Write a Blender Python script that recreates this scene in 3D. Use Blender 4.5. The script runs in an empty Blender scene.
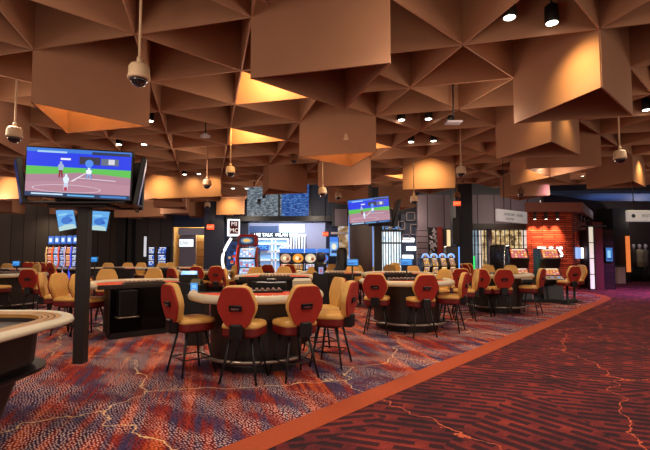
import bpy, math, random
from math import sin, cos, pi, radians as R
from mathutils import Vector, Matrix
random.seed(7)
scene = bpy.context.scene
col = scene.collection

# ------------------------------------------------------------------ camera
CAMH = 1.45; F = 451.0; PIT = math.atan(28.2/451.0)
cd = bpy.data.cameras.new('camera'); cam = bpy.data.objects.new('camera', cd); col.objects.link(cam)
cd.sensor_width = 36.0; cd.lens = F/650*36.0; cd.clip_start = .05; cd.clip_end = 200
cam.location = (0, 0, CAMH); cam.rotation_euler = (pi/2+PIT, 0, 0)
scene.camera = cam
# ------------------------------------------------------------------ world, exposure
wd = bpy.data.worlds.new('world'); scene.world = wd; wd.use_nodes = True
bgn = wd.node_tree.nodes['Background']
bgn.inputs[0].default_value = (1.0, .78, .66, 1); bgn.inputs[1].default_value = 0.9
vs = scene.view_settings
vs.view_transform = 'Standard'; vs.look = 'None'; vs.exposure = 0.0; vs.gamma = 1.0; vs.use_curve_mapping = False

def lamp(name, kind, loc, power, color, size=.1, target=None, angle=None, blend=.6, area=None):
    l = bpy.data.lights.new(name, kind); l.energy = power; l.color = color
    if kind in ('POINT', 'SPOT'): l.shadow_soft_size = size
    if kind == 'SPOT': l.spot_size = R(angle or 100); l.spot_blend = blend
    if kind == 'AREA': l.shape = 'RECTANGLE'; l.size, l.size_y = area
    o = bpy.data.objects.new(name, l); col.objects.link(o); o.location = loc
    if target is not None:
        o.rotation_euler = (Vector(target)-Vector(loc)).to_track_quat('-Z', 'Y').to_euler()
    return o

def G(px, py):                     # floor point under a pixel
    u = (px-325)/F; v = (225-py)/F; c, s = cos(PIT), sin(PIT)
    d = (u, c-s*v, s+c*v); k = -CAMH/d[2]
    return (d[0]*k, d[1]*k)
def at(px, py, Y):                 # point at depth Y
    u = (px-325)/F; v = (225-py)/F; c, s = cos(PIT), sin(PIT)
    d = (u, c-s*v, s+c*v); k = Y/d[1]
    return Vector((d[0]*k, Y, CAMH+d[2]*k))
def XP(px, Y, z=.6):
    return (px-325)/F*(Y*cos(PIT)+(z-CAMH)*sin(PIT))

# ------------------------------------------------------------------ ceiling lattice (equilateral grid)
S = 1.5739; TH = R(-15.312); OX, OY = -3.8778, 5.8472
ZC = CAMH+2.7; FIN = .95; DROP = .7155
def node(i, j):
    return (OX+S*(i*cos(TH)+j*cos(TH+2*pi/3)), OY+S*(i*sin(TH)+j*sin(TH+2*pi/3)))

WARM = (1.0, .80, .60)
# added fill lamps without fixtures, spread to even out lattice and floor light
FILL = [(4, 20.6), (8, 20), (-.5, 22.2), (-9, 22), (-4, 22), (-12, 16), (-7, 16.5), (-2.5, 17), (3, 16.3), (8, 15.2), (-7.5, 11), (-3.3, 11.6), (1.1, 12), (5.4, 11.2), (9.2, 10.4),
      (-5, 7), (-1.2, 7.4), (2.6, 7.3), (6.3, 6.6), (-2.6, 3.6), (1.0, 3.8), (4.6, 3.2), (-1.5, .5), (2.2, .4), (-5.5, 2.5), (-12, 21), (12.5, 13)]
for k, (x, y) in enumerate(FILL):
    lamp('fill_lamp', 'POINT', (x, y, ZC-.7), 30 if y < 19 else 75, WARM, .3)
    lamp('fill_spot', 'SPOT', (x, y, ZC-.3), 112, (1, .84, .68), .2, target=(x, y, 0), angle=150, blend=.8)

# ------------------------------------------------------------------ materials
MATS = {}
def sock(b, n): return b.inputs[n]
def mat(name, color, rough=.6, metal=0, noise=0, nscale=20, bump=0, emit=None, es=1.0, coat=0, spec=.5):
    if name in MATS: return MATS[name]
    m = bpy.data.materials.new(name); m.use_nodes = True; nt = m.node_tree; b = nt.nodes['Principled BSDF']
    b.inputs['Base Color'].default_value = (*color, 1); b.inputs['Roughness'].default_value = rough
    b.inputs['Metallic'].default_value = metal; b.inputs['Specular IOR Level'].default_value = spec
    if coat: b.inputs['Coat Weight'].default_value = coat
    tc = nt.nodes.new('ShaderNodeTexCoord'); nz = nt.nodes.new('ShaderNodeTexNoise')
    nz.inputs['Scale'].default_value = nscale; nz.inputs['Detail'].default_value = 3
    nt.links.new(tc.outputs['Object'], nz.inputs['Vector'])
    if noise:
        mx = nt.nodes.new('ShaderNodeMix'); mx.data_type = 'RGBA'
        mx.inputs[6].default_value = (*[c*(1-noise) for c in color], 1); mx.inputs[7].default_value = (*[min(1, c*(1+noise)) for c in color], 1)
        nt.links.new(nz.outputs['Fac'], mx.inputs[0]); nt.links.new(mx.outputs[2], b.inputs['Base Color'])
    if bump:
        bp = nt.nodes.new('ShaderNodeBump'); bp.inputs['Strength'].default_value = bump; bp.inputs['Distance'].default_value = .01
        nt.links.new(nz.outputs['Fac'], bp.inputs['Height']); nt.links.new(bp.outputs[0], b.inputs['Normal'])
    if emit:
        b.inputs['Emission Color'].default_value = (*emit, 1); b.inputs['Emission Strength'].default_value = es
    MATS[name] = m; return m
def srgb(r, g, b):
    return tuple(((c/255)/12.92 if c/255 <= .04045 else ((c/255+.055)/1.055)**2.4) for c in (r, g, b))

M_panel = mat('ceiling_panel', srgb(174, 126, 96), .75, noise=.08, nscale=3, bump=.05)
M_void = mat('ceiling_top', srgb(60, 40, 30), .9)
M_black = mat('black_metal', srgb(22, 21, 22), .45, noise=.2)
M_blackp = mat('black_plastic', srgb(18, 18, 20), .3, noise=.2)
M_cab = mat('cabinet_black', srgb(20, 20, 24), .25, noise=.2, coat=.3)
M_red = mat('red_fabric', srgb(162, 38, 24), .85, noise=.22, nscale=30, bump=.3)
M_dred = mat('dark_red_vinyl', srgb(112, 20, 18), .5, noise=.15, nscale=30, bump=.1)
M_tan = mat('tan_vinyl', srgb(226, 176, 96), .5, noise=.08, nscale=12, bump=.1)
M_cream = mat('cream_vinyl', srgb(214, 203, 178), .4, noise=.06, nscale=12, bump=.08)
M_felt = mat('orange_felt', srgb(214, 74, 38), .95, noise=.12, nscale=60)
M_brown = mat('dark_brown_laminate', srgb(40, 27, 23), .5, noise=.25, nscale=6)
M_wood = mat('tan_wood', srgb(196, 140, 66), .4, noise=.25, nscale=18)
M_steel = mat('brushed_steel', srgb(190, 180, 165), .35, metal=.9, noise=.1)
M_white = mat('white_plastic', srgb(235, 232, 225), .4, noise=.03)
M_beige = mat('beige_plastic', srgb(214, 184, 150), .5, noise=.04)
M_dome = mat('smoked_dome', srgb(20, 22, 30), .08, coat=1)
M_lens = mat('lamp_lens', (1, .95, .8), .4, emit=(1, .95, .82), es=9)
M_wall = mat('dark_wall', srgb(46, 42, 44), .7, noise=.15, nscale=3)
M_navy = mat('navy_wall', srgb(40, 50, 74), .6, noise=.15, nscale=3)
M_navy2 = mat('blue_frame', srgb(24, 44, 86), .4, noise=.15, nscale=3)
M_grey = mat('grey_panel', srgb(138, 126, 136), .6, noise=.1, nscale=4)
M_lgrey = mat('light_grey_panel', srgb(178, 172, 184), .6, noise=.06, nscale=4)
M_exit = mat('exit_red', (.8, .05, .02), .4, emit=(1, .09, .02), es=1.2)
M_strip = mat('orange_border_carpet', srgb(176, 74, 34), .95, noise=.14, nscale=25, bump=.2)
M_chrome = mat('chrome', srgb(210, 210, 215), .2, metal=1)
M_rope = mat('glow_white', (1, 1, 1), .5, emit=(1, 1, 1), es=2.2)
M_glowb = mat('glow_blue', (.1, .3, 1), .5, emit=(.12, .35, 1), es=1.6)
M_glowc = mat('cyan_screen', (.1, .4, .9), .4, emit=(.14, .42, .95), es=1.0)
M_glowo = mat('orange_glow_strip', (1, .3, .05), .5, emit=(.9, .22, .05), es=.8)

def mat_screen():
    m = bpy.data.materials.new('screen_picture'); m.use_nodes = True; nt = m.node_tree; b = nt.nodes['Principled BSDF']
    a = nt.nodes.new('ShaderNodeAttribute'); a.attribute_name = 'Col'
    b.inputs['Base Color'].default_value = (.01, .01, .01, 1); b.inputs['Roughness'].default_value = .3
    nt.links.new(a.outputs['Color'], b.inputs['Emission Color']); b.inputs['Emission Strength'].default_value = 1.2
    return m
M_screen = mat_screen()

def nodes_of(name, rough=.95):
    m = bpy.data.materials.new(name); m.use_nodes = True; nt = m.node_tree; b = nt.nodes['Principled BSDF']
    b.inputs['Roughness'].default_value = rough; b.inputs['Specular IOR Level'].default_value = .15
    def n(t, **k):
        x = nt.nodes.new(t)
        for kk, v in k.items():
            if kk in x.inputs: x.inputs[kk].default_value = v
            else: setattr(x, kk, v)
        return x
    def L(a, b_): nt.links.new(a, b_)
    def ramp(src, stops, interp='LINEAR'):
        r = n('ShaderNodeValToRGB'); r.color_ramp.interpolation = interp
        while len(r.color_ramp.elements) < len(stops): r.color_ramp.elements.new(.5)
        for e, (p, c) in zip(r.color_ramp.elements, stops): e.position = p; e.color = (*c, 1)
        L(src, r.inputs[0]); return r.outputs[0]
    def mix(f, a, b_, blend='MIX'):
        x = n('ShaderNodeMix', data_type='RGBA', blend_type=blend)
        for s_, v in ((x.inputs[0], f), (x.inputs[6], a), (x.inputs[7], b_)):
            if hasattr(v, 'is_linked'): L(v, s_)
            elif isinstance(v, tuple): s_.default_value = (*v, 1)
            else: s_.default_value = v
        return x.outputs[2]
    def math_(op, a, b_=0.0, c_=0.0):
        x = n('ShaderNodeMath', operation=op)
        for s_, v in zip(x.inputs, (a, b_, c_)):
            if hasattr(v, 'is_linked'): L(v, s_)
            else: s_.default_value = v
        return x.outputs[0]
    def mapping(rot=(0, 0, 0), sc=(1, 1, 1), src=None):
        tc = n('ShaderNodeTexCoord'); mp = n('ShaderNodeMapping')
        mp.inputs['Rotation'].default_value = rot
        L(src or tc.outputs['Object'], mp.inputs['Vector'])
        m2 = n('ShaderNodeMapping'); m2.inputs['Scale'].default_value = sc; L(mp.outputs[0], m2.inputs['Vector']); return m2.outputs[0]
    return m, b, n, L, ramp, mix, math_, mapping

def vein_mask(n, L, math_, mapping, scale, width, seed, rot=0):
    mp = mapping((0, 0, rot), (1, 1, 1))
    nz = n('ShaderNodeTexNoise'); nz.inputs['Scale'].default_value = 2.3; nz.inputs['Detail'].default_value = 5; L(mp, nz.inputs['Vector'])
    va = n('ShaderNodeVectorMath', operation='MULTIPLY_ADD'); L(nz.outputs['Color'], va.inputs[0]); va.inputs[1].default_value = (.55, .55, 0); 
    ad = n('ShaderNodeVectorMath', operation='ADD'); L(mp, ad.inputs[0]); ad.inputs[1].default_value = (seed, seed*1.7, 0)
    L(ad.outputs[0], va.inputs[2])
    vo = n('ShaderNodeTexVoronoi', feature='DISTANCE_TO_EDGE', voronoi_dimensions='2D'); vo.inputs['Scale'].default_value = scale
    L(va.outputs[0], vo.inputs['Vector'])
    return math_('LESS_THAN', vo.outputs['Distance'], width*scale)

def carpet_one():
    m, b, n, L, ramp, mix, math_, mapping = nodes_of('patterned_gaming_carpet')
    def noise(rot, sc, scale=1.0, det=4, rough=.6):
        x = n('ShaderNodeTexNoise'); x.inputs['Scale'].default_value = scale; x.inputs['Detail'].default_value = det; x.inputs['Roughness'].default_value = rough
        L(mapping((0, 0, R(rot)), sc), x.inputs['Vector']); return x.outputs['Fac']
    # brushed streaks running down the room
    st = noise(-14, (6.0, .5, 1), 1.0, 5, .6)
    base = ramp(st, [(.38, srgb(58, 50, 92)), (.46, srgb(88, 56, 86)), (.50, srgb(124, 30, 34)), (.56, srgb(160, 46, 30)), (.62, srgb(214, 92, 36)), (.70, srgb(140, 38, 32))])
    pt = noise(25, (.9, 1.6, 1), 1.0, 4, .6)
    base = mix(math_('MULTIPLY', ramp(pt, [(.52, (0, 0, 0)), (.62, (1, 1, 1))]), .55), base, srgb(110, 22, 30))
    base = mix(math_('MULTIPLY', ramp(pt, [(.34, (1, 1, 1)), (.44, (0, 0, 0))]), .5), base, srgb(74, 62, 96))
    # rows of pale tufts
    vo = n('ShaderNodeTexVoronoi', voronoi_dimensions='2D', feature='F1'); vo.inputs['Scale'].default_value = 1.0; vo.inputs['Randomness'].default_value = .5
    wob = noise(0, (1, 1, 1), 1.5, 2)
    mp = mapping((0, 0, R(-35)), (40, 29, 1)); ad = n('ShaderNodeVectorMath', operation='ADD'); L(mp, ad.inputs[0])
    cb = n('ShaderNodeCombineXYZ'); w_ = math_('MULTIPLY', wob, 5.0); L(w_, cb.inputs[0]); L(w_, cb.inputs[1]); L(cb.outputs[0], ad.inputs[1]); L(ad.outputs[0], vo.inputs['Vector'])
    dots = math_('LESS_THAN', vo.outputs['Distance'], .27)
    msk = ramp(noise(40, (1, 2.2, 1), 1.1, 4, .6), [(.43, (.05, .05, .05)), (.58, (.95, .95, .95))])
    c1 = mix(math_('MULTIPLY', dots, msk), base, srgb(238, 206, 200))
    dk = math_('GREATER_THAN', vo.outputs['Distance'], .52)
    c1 = mix(math_('MULTIPLY', dk, .7), c1, srgb(40, 14, 28))
    v = vein_mask(n, L, math_, mapping, .5, .0075, 3.1)
    c2 = mix(math_('MULTIPLY', v, .9), c1, srgb(240, 200, 150))
    L(c2, b.inputs['Base Color'])
    bp = n('ShaderNodeBump'); bp.inputs['Strength'].default_value = .25; bp.inputs['Distance'].default_value = .006
    L(vo.outputs['Distance'], bp.inputs['Height']); L(bp.outputs[0], b.inputs['Normal'])
    return m
def carpet_two():
    m, b, n, L, ramp, mix, math_, mapping = nodes_of('patterned_walkway_carpet')
    vo = n('ShaderNodeTexVoronoi', voronoi_dimensions='2D', feature='F1'); vo.inputs['Scale'].default_value = 1.15; L(mapping((0, 0, R(30)), (1, .7, 1)), vo.inputs['Vector'])
    sep = n('ShaderNodeSeparateColor'); L(vo.outputs['Color'], sep.inputs[0])
    def stripes(ang, freq, w, dash):
        """bands whose normal points at ang degrees, cut into dashes"""
        sx = n('ShaderNodeSeparateXYZ'); L(mapping((0, 0, R(-ang))), sx.inputs[0])
        u = math_('MULTIPLY', sx.outputs[0], freq)
        band = math_('LESS_THAN', math_('FRACT', u), w)
        off = math_('MULTIPLY', math_('FLOOR', u), .377)
        al = math_('FRACT', math_('ADD', math_('MULTIPLY', sx.outputs[1], dash), off))
        return math_('MULTIPLY', band, math_('GREATER_THAN', al, .16))
    sA = stripes(70, 8.5, .60, 1.5); sB = stripes(38, 8.0, .60, 1.9); sC = stripes(104, 8.5, .58, 1.6)
    x1 = mix(math_('GREATER_THAN', sep.outputs[0], .45), sA, sB); x2 = mix(math_('GREATER_THAN', sep.outputs[0], .70), x1, sC)
    nz = n('ShaderNodeTexNoise'); nz.inputs['Scale'].default_value = 1.6; nz.inputs['Detail'].default_value = 6; nz.inputs['Roughness'].default_value = .7; L(mapping(), nz.inputs['Vector'])
    red = ramp(nz.outputs['Fac'], [(.34, srgb(80, 36, 44)), (.48, srgb(118, 46, 48)), (.64, srgb(160, 62, 52))])
    dark = ramp(nz.outputs['Fac'], [(.36, srgb(48, 34, 40)), (.6, srgb(74, 38, 46))])
    c = mix(x2, red, dark)
    fine = n('ShaderNodeTexNoise'); fine.inputs['Scale'].default_value = 70; L(mapping(), fine.inputs['Vector'])
    c = mix(math_('MULTIPLY', ramp(fine.outputs['Fac'], [(.45, (0, 0, 0)), (.6, (1, 1, 1))]), .35), c, srgb(44, 22, 28))
    v = vein_mask(n, L, math_, mapping, .42, .006, 8.3)
    c = mix(math_('MULTIPLY', v, .8), c, srgb(226, 110, 74))
    L(c, b.inputs['Base Color'])
    bp = n('ShaderNodeBump'); bp.inputs['Strength'].default_value = .2; bp.inputs['Distance'].default_value = .005
    L(fine.outputs['Fac'], bp.inputs['Height']); L(bp.outputs[0], b.inputs['Normal'])
    return m
def stone_red():
    m, b, n, L, ramp, mix, math_, mapping = nodes_of('split_face_red_stone', .8)
    br = n('ShaderNodeTexBrick'); br.inputs['Scale'].default_value = 1; br.inputs['Brick Width'].default_value = .9; br.inputs['Row Height'].default_value = .085
    br.inputs['Mortar Size'].default_value = .012; br.inputs['Color1'].default_value = (*srgb(190, 84, 54), 1); br.inputs['Color2'].default_value = (*srgb(134, 44, 30), 1)
    br.inputs['Mortar'].default_value = (*srgb(50, 16, 14), 1)
    tc = n('ShaderNodeTexCoord'); sx = n('ShaderNodeSeparateXYZ'); L(tc.outputs['Object'], sx.inputs[0])
    cb = n('ShaderNodeCombineXYZ'); L(math_('ADD', sx.outputs[0], sx.outputs[1]), cb.inputs[0]); L(sx.outputs[2], cb.inputs[1]); L(cb.outputs[0], br.inputs['Vector'])
    L(br.outputs['Color'], b.inputs['Base Color'])
    bp = n('ShaderNodeBump'); bp.inputs['Strength'].default_value = .8; bp.inputs['Distance'].default_value = .04
    L(br.outputs['Color'], bp.inputs['Height']); L(bp.outputs[0], b.inputs['Normal']); return m
def plank_mat(name, c1, c2, w, h, emit=0, mortar=(.01, .01, .012), msize=.01):
    m, b, n, L, ramp, mix, math_, mapping = nodes_of(name, .6)
    br = n('ShaderNodeTexBrick'); br.inputs['Scale'].default_value = 1; br.inputs['Brick Width'].default_value = w; br.inputs['Row Height'].default_value = h
    br.offset = 0
    br.inputs['Mortar Size'].default_value = msize; br.inputs['Color1'].default_value = (*c1, 1); br.inputs['Color2'].default_value = (*c2, 1); br.inputs['Mortar'].default_value = (*mortar, 1)
    tc = n('ShaderNodeTexCoord'); sx = n('ShaderNodeSeparateXYZ'); L(tc.outputs['Object'], sx.inputs[0])
    cb = n('ShaderNodeCombineXYZ'); L(math_('ADD', sx.outputs[0], sx.outputs[1]), cb.inputs[0]); L(sx.outputs[2], cb.inputs[1]); L(cb.outputs[0], br.inputs['Vector'])
    L(br.outputs['Color'], b.inputs['Base Color'])
    if emit: L(br.outputs['Color'], b.inputs['Emission Color']); b.inputs['Emission Strength'].default_value = emit
    return m
def speckle_emit(name, stops, scale, sx_=1, sz=1, strength=1.0):
    m, b, n, L, ramp, mix, math_, mapping = nodes_of(name, .5)
    nz = n('ShaderNodeTexNoise'); nz.inputs['Scale'].default_value = scale; nz.inputs['Detail'].default_value = 4; nz.inputs['Roughness'].default_value = .7
    L(mapping((0, 0, 0), (sx_, sx_, sz)), nz.inputs['Vector'])
    c = ramp(nz.outputs['Fac'], stops)
    b.inputs['Base Color'].default_value = (.02, .02, .02, 1)
    L(c, b.inputs['Emission Color']); b.inputs['Emission Strength'].default_value = strength
    return m
M_c1 = carpet_one(); M_c2 = carpet_two(); M_stone = stone_red()
M_mesh = plank_mat('dark_wall_panels', srgb(84, 74, 68), srgb(70, 62, 58), .8, 9, msize=.02)
M_gp = plank_mat('grey_wall_planks', srgb(128, 114, 124), srgb(110, 98, 108), 5, .28, msize=.02, mortar=srgb(50, 44, 50))
M_gv = plank_mat('grey_vertical_panels', srgb(108, 98, 108), srgb(92, 84, 94), .8, 9, msize=.02, mortar=srgb(30, 28, 34))
M_dbrick = plank_mat('dark_slate_blocks', srgb(56, 34, 34), srgb(40, 26, 28), .5, .22, msize=.015)

# ------------------------------------------------------------------ mesh helpers
class MB:
    def __init__(s): s.v = []; s.f = []; s.c = []; s.smooth = []
    def add(s, vs_, fs, color=None, smooth=False):
        k = len(s.v); s.v += [tuple(v) for v in vs_]
        for f in fs: s.f.append([i+k for i in f]); s.c.append(color); s.smooth.append(smooth)
        return s
    def box(s, x0, x1, y0, y1, z0, z1, color=None):
        return s.add([(x0, y0, z0), (x1, y0, z0), (x1, y1, z0), (x0, y1, z0), (x0, y0, z1), (x1, y0, z1), (x1, y1, z1), (x0, y1, z1)],
                     [(0, 3, 2, 1), (4, 5, 6, 7), (0, 1, 5, 4), (1, 2, 6, 5), (2, 3, 7, 6), (3, 0, 4, 7)], color)
    def bbox(s, x0, x1, y0, y1, z0, z1, r=.01):       # bevelled box
        pts = [(x0, y0), (x1, y0), (x1, y1), (x0, y1)]
        cx, cy = (x0+x1)/2, (y0+y1)/2
        r = min(r, (x1-x0)*.3, (y1-y0)*.3, (z1-z0)*.3)
        def ring(ins, z):
            q = []
            for (x, y) in pts:
                sx = 1 if x > cx else -1; sy = 1 if y > cy else -1
                a = (x-sx*(ins+r), y-sy*ins); b = (x-sx*ins, y-sy*(ins+r))
                q += ([a, b] if sx*sy < 0 else [b, a])
            # keep CCW order
            return [(u, v, z) for u, v in sorted(q, key=lambda p: math.atan2((p[1]-cy)/(y1-y0), (p[0]-cx)/(x1-x0)))]
        return s.loft([ring(r, z0), ring(0, z0+r), ring(0, z1-r), ring(r, z1)])
    def loft(s, rings, cap=True, closed=True, smooth=False, color=None):
        n_ = len(rings[0]); vs_ = [p for r in rings for p in r]; fs = []
        for k in range(len(rings)-1):
            for i in range(n_ if closed else n_-1):
                j = (i+1) % n_; fs.append((k*n_+i, k*n_+j, (k+1)*n_+j, (k+1)*n_+i))
        if cap: fs.append(tuple(reversed(range(n_)))); fs.append(tuple((len(rings)-1)*n_+i for i in range(n_)))
        return s.add(vs_, fs, color, smooth)
    def prism(s, pts, z0, z1, color=None):
        return s.loft([[(x, y, z0) for x, y in pts], [(x, y, z1) for x, y in pts]], color=color)
    def tube(s, path, r, n_=8, closed=False, smooth=True, r2=None):
        path = [Vector(p) for p in path]; rings = []; N = len(path)
        for k, p in enumerate(path):
            if closed: t = path[(k+1) % N]-path[k-1]
            else: t = path[min(k+1, N-1)]-path[max(k-1, 0)]
            t.normalize(); up = Vector((0, 0, 1)) if abs(t.z) < .95 else Vector((1, 0, 0))
            a = t.cross(up).normalized(); b = a.cross(t).normalized()
            rr = r if r2 is None else r+(r2-r)*k/(N-1)
            rings.append([p+a*rr*cos(2*pi*i/n_)+b*rr*sin(2*pi*i/n_) for i in range(n_)])
        if closed: rings.append(rings[0])
        return s.loft(rings, cap=not closed, smooth=smooth)
    def lathe(s, prof, cx=0, cy=0, n_=20, smooth=True):
        rings = [[(cx+r*cos(2*pi*i/n_), cy+r*sin(2*pi*i/n_), z) for i in range(n_)] for r, z in prof]
        return s.loft(rings, smooth=smooth)
    def build(s, name, m, parent=None, loc=None, rz=0):
        me = bpy.data.meshes.new(name); me.from_pydata(s.v, [], s.f); me.update()
        if any(c is not None for c in s.c):
            ca = me.color_attributes.new('Col', 'FLOAT_COLOR', 'CORNER')
            for p in me.polygons:
                c = s.c[p.index] or (0, 0, 0)
                for li in p.loop_indices: ca.data[li].color = (*c, 1)
        for p in me.polygons: p.use_smooth = s.smooth[p.index]
        import bmesh
        if not any(c is not None for c in s.c):
            bm = bmesh.new(); bm.from_mesh(me); bmesh.ops.recalc_face_normals(bm, faces=bm.faces); bm.to_mesh(me); bm.free()
        me.materials.append(m)
        o = bpy.data.objects.new(name, me); col.objects.link(o)
        if parent is not None: o.parent = parent
        if loc is not None: o.location = loc
        if rz: o.rotation_euler.z = rz
        return o
def tag(o, label=None, cat=None, group=None, kind=None):
    if label: o['label'] = label
    if cat: o['category'] = cat
    if group: o['group'] = group
    if kind: o['kind'] = kind
    return o
def thing(name, label, cat, loc=(0, 0, 0), rz=0, group=None):
    o = bpy.data.objects.new(name, None); col.objects.link(o); o.empty_display_size = .1
    o.location = loc; o.rotation_euler.z = rz; return tag(o, label, cat, group)
KIDS = {}
def kids(o): return [c for c in col.objects if c.parent == o]
def copy_tree(o, parent=None, cache={}):
    c = o.copy(); col.objects.link(c)
    if parent is not None: c.parent = parent
    if o.name not in cache: cache[o.name] = kids(o)
    for ch in cache[o.name]: copy_tree(ch, c)
    return c
def struct(name, mb, m): return tag(mb.build(name, m), kind='structure')
def quad_art(mb, o, u, v, rects):          # coloured rectangles/polys on a plane: o origin, u,v full-size axes
    n_ = Vector(u).cross(Vector(v)).normalized()
    for k, (poly, c) in enumerate(rects):
        if len(poly) == 4 and not isinstance(poly[0], tuple):
            a, b, cc, d = poly; poly = [(a, b), (cc, b), (cc, d), (a, d)]
        mb.add([Vector(o)+Vector(u)*x+Vector(v)*y+n_*(.0006*k) for x, y in poly], [tuple(range(len(poly)))], c)
def ell(cx, cy, rx, ry, n_=14): return [(cx+rx*cos(2*pi*i/n_), cy+ry*sin(2*pi*i/n_)) for i in range(n_)]
def text_mesh(name, s, size, m, parent, loc, rot, ext=.004, align='CENTER', sx=1):
    c = bpy.data.curves.new(name, 'FONT'); c.body = s; c.size = size; c.extrude = ext; c.align_x = align; c.align_y = 'CENTER'; c.resolution_u = 2
    t = bpy.data.objects.new(name+'_tmp', c); col.objects.link(t)
    dg = bpy.context.evaluated_depsgraph_get(); me = bpy.data.meshes.new_from_object(t.evaluated_get(dg))
    bpy.data.objects.remove(t); me.materials.clear(); me.materials.append(m)
    o = bpy.data.objects.new(name, me); col.objects.link(o); o.parent = parent; o.location = loc; o.rotation_euler = rot; o.scale = (sx, 1, 1); return o

# ================================================================== STRUCTURE
fl = MB(); fl.box(-24, 26, -6, 34, -.1, 0); struct('floor', fl, M_c2)
# border line polyline (left and right edges)
EL = [(-4.33, -.85), G(217, 450), G(430, 365.5), G(583, 306), (9.0, 14.9), (9.5, 16.2), (9.6, 18.5)]
d_ = (cos(R(49)), sin(R(49))); nrm = (sin(R(49)), -cos(R(49))); W_ = .28
p0 = Vector(G(217, 450)); p1 = Vector(G(583, 306)); dd = (p1-p0).normalized(); nn = Vector((dd.y, -dd.x))
a0 = p0-dd*8; a1 = p0+dd*((14.4-p0.y)/dd.y)
left = [a0, a1]; 
for t in range(1, 7):
    th = math.atan2(dd.y, dd.x)+t*R(8); a1 = a1+Vector((cos(th), sin(th)))*.45; left.append(a1)
right = []
for k, p in enumerate(left):
    q = left[min(k+1, len(left)-1)]-left[max(k-1, 0)]; q.normalize(); right.append(p+Vector((q.y, -q.x))*W_)
sb = MB()
for k in range(len(left)-1):
    a, b, c, d = left[k], left[k+1], right[k+1], right[k]
    sb.add([(a.x, a.y, .004), (d.x, d.y, .004), (c.x, c.y, .004), (b.x, b.y, .004)], [(0, 1, 2, 3)])
struct('trim_1', sb, M_strip)
cb = MB(); poly = [(p.x, p.y, .002) for p in left]+[(left[-1].x, 33, .002), (-23, 33, .002), (-23, left[0].y, .002)]
cb.add(poly, [tuple(range(len(poly)))]); struct('floor', cb, M_c1)

# ceiling lattice fins
def in_region(x, y):
    if y < -3.5 or x < -17: return False
    if x < -3.6: return y < 28
    return y < 18.6 and x < 13.5
PR = []    # prisms: (nodes, label, lit inside)
def P(a, b, c, label, lit=0): PR.append(((a, b, c), label, lit))
P((0, 0), (0, 1), (1, 1), 'brown triangular ceiling box at upper left, glowing amber inside its open bottom', 95)
P((2, 0), (3, 0), (3, 1), 'largest brown triangular ceiling box, dark inside, at top centre')
P((5, 1), (5, 2), (6, 2), 'large brown triangular ceiling box at upper right with gold spotlight glow on its left face')
P((3, 3), (4, 3), (4, 4), 'brown triangular ceiling box directly behind the largest one, amber inside', 80)
P((6, 7), (7, 7), (7, 8), 'amber lit triangular ceiling box right of the small television')
P((6, 3), (6, 4), (7, 4), 'triangular ceiling box just behind the large upper right one')
P((7, 5), (8, 5), (8, 6), 'triangular ceiling box partly hidden behind two upper right boxes, above the red stone wall')
P((8, 6), (8, 7), (9, 7), 'small gold lit triangular ceiling box left of the red stone wall top')
P((9, 9), (10, 9), (10, 10), 'farthest right hand triangular ceiling box, hanging above the white hanging sign')
P((10, 7), (10, 8), (11, 8), 'triangular ceiling box at the right edge, above the blue lit soffit')
P((3, 6), (3, 7), (4, 7), 'plain brown triangular ceiling box above the grey pixel video wall')
P((4, 6), (5, 6), (5, 7), 'pale brown triangular ceiling box above and left of the small television')
P((5, 9), (6, 9), (6, 10), 'low brown triangular ceiling box above the round column')
P((7, 11), (8, 11), (8, 12), 'brown triangular ceiling box seen behind the small television')
P((0, 7), (1, 7), (1, 8), 'amber lit triangular ceiling box just right of the big television')
P((1, 7), (2, 7), (2, 8), 'pale gold triangular ceiling box joined to the right of the amber lit one')
P((0, 9), (1, 9), (1, 10), 'small brown triangular ceiling box below the amber lit pair, behind the big television')
P((0, 11), (1, 11), (1, 12), 'far brown triangular ceiling box above the lit shop opening')
P((1, 12), (1, 13), (2, 13), 'far pinkish triangular ceiling box touching the navy column')
P((2, 12), (3, 12), (3, 13), 'far amber lit triangular ceiling box between navy column and pixel video wall')
P((-2, 12), (-1, 12), (-1, 13), 'far pinkish triangular ceiling box, leftmost of the run over the green lit slot machines')
P((-1, 12), (0, 12), (0, 13), 'far pinkish triangular ceiling box, second of the run over the green lit slot machines')
P((-3, 8), (-2, 8), (-2, 9), 'triangular ceiling box with glowing rim just under the big television', 60)
P((-4, 10), (-3, 10), (-3, 11), 'far brown triangular ceiling box above the two tilted screens')
P((-4, 6), (-3, 6), (-3, 7), 'gold lit triangular ceiling box left of the big television')
P((-6, 9), (-5, 9), (-5, 10), 'far pinkish triangular ceiling box at the left edge of the photo')
P((1, -2), (2, -2), (2, -1), 'nearest triangular ceiling box, only its lowest corner in view at the top')
P((-2, 1), (-1, 1), (-1, 2), 'triangular ceiling box cut off by the left edge beside the hanging dome camera')
used = set()
def ek(a, b): return tuple(sorted((a, b)))
def wallbox(mb, A, B, z0, z1, t=.011, ext=0.0):
    a = Vector(A); b = Vector(B); d = (b-a).normalized(); n_ = Vector((-d.y, d.x))*t; a = a-d*ext; b = b+d*ext
    mb.prism([tuple(a+n_), tuple(a-n_), tuple(b-n_), tuple(b+n_)], z0, z1)
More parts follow.
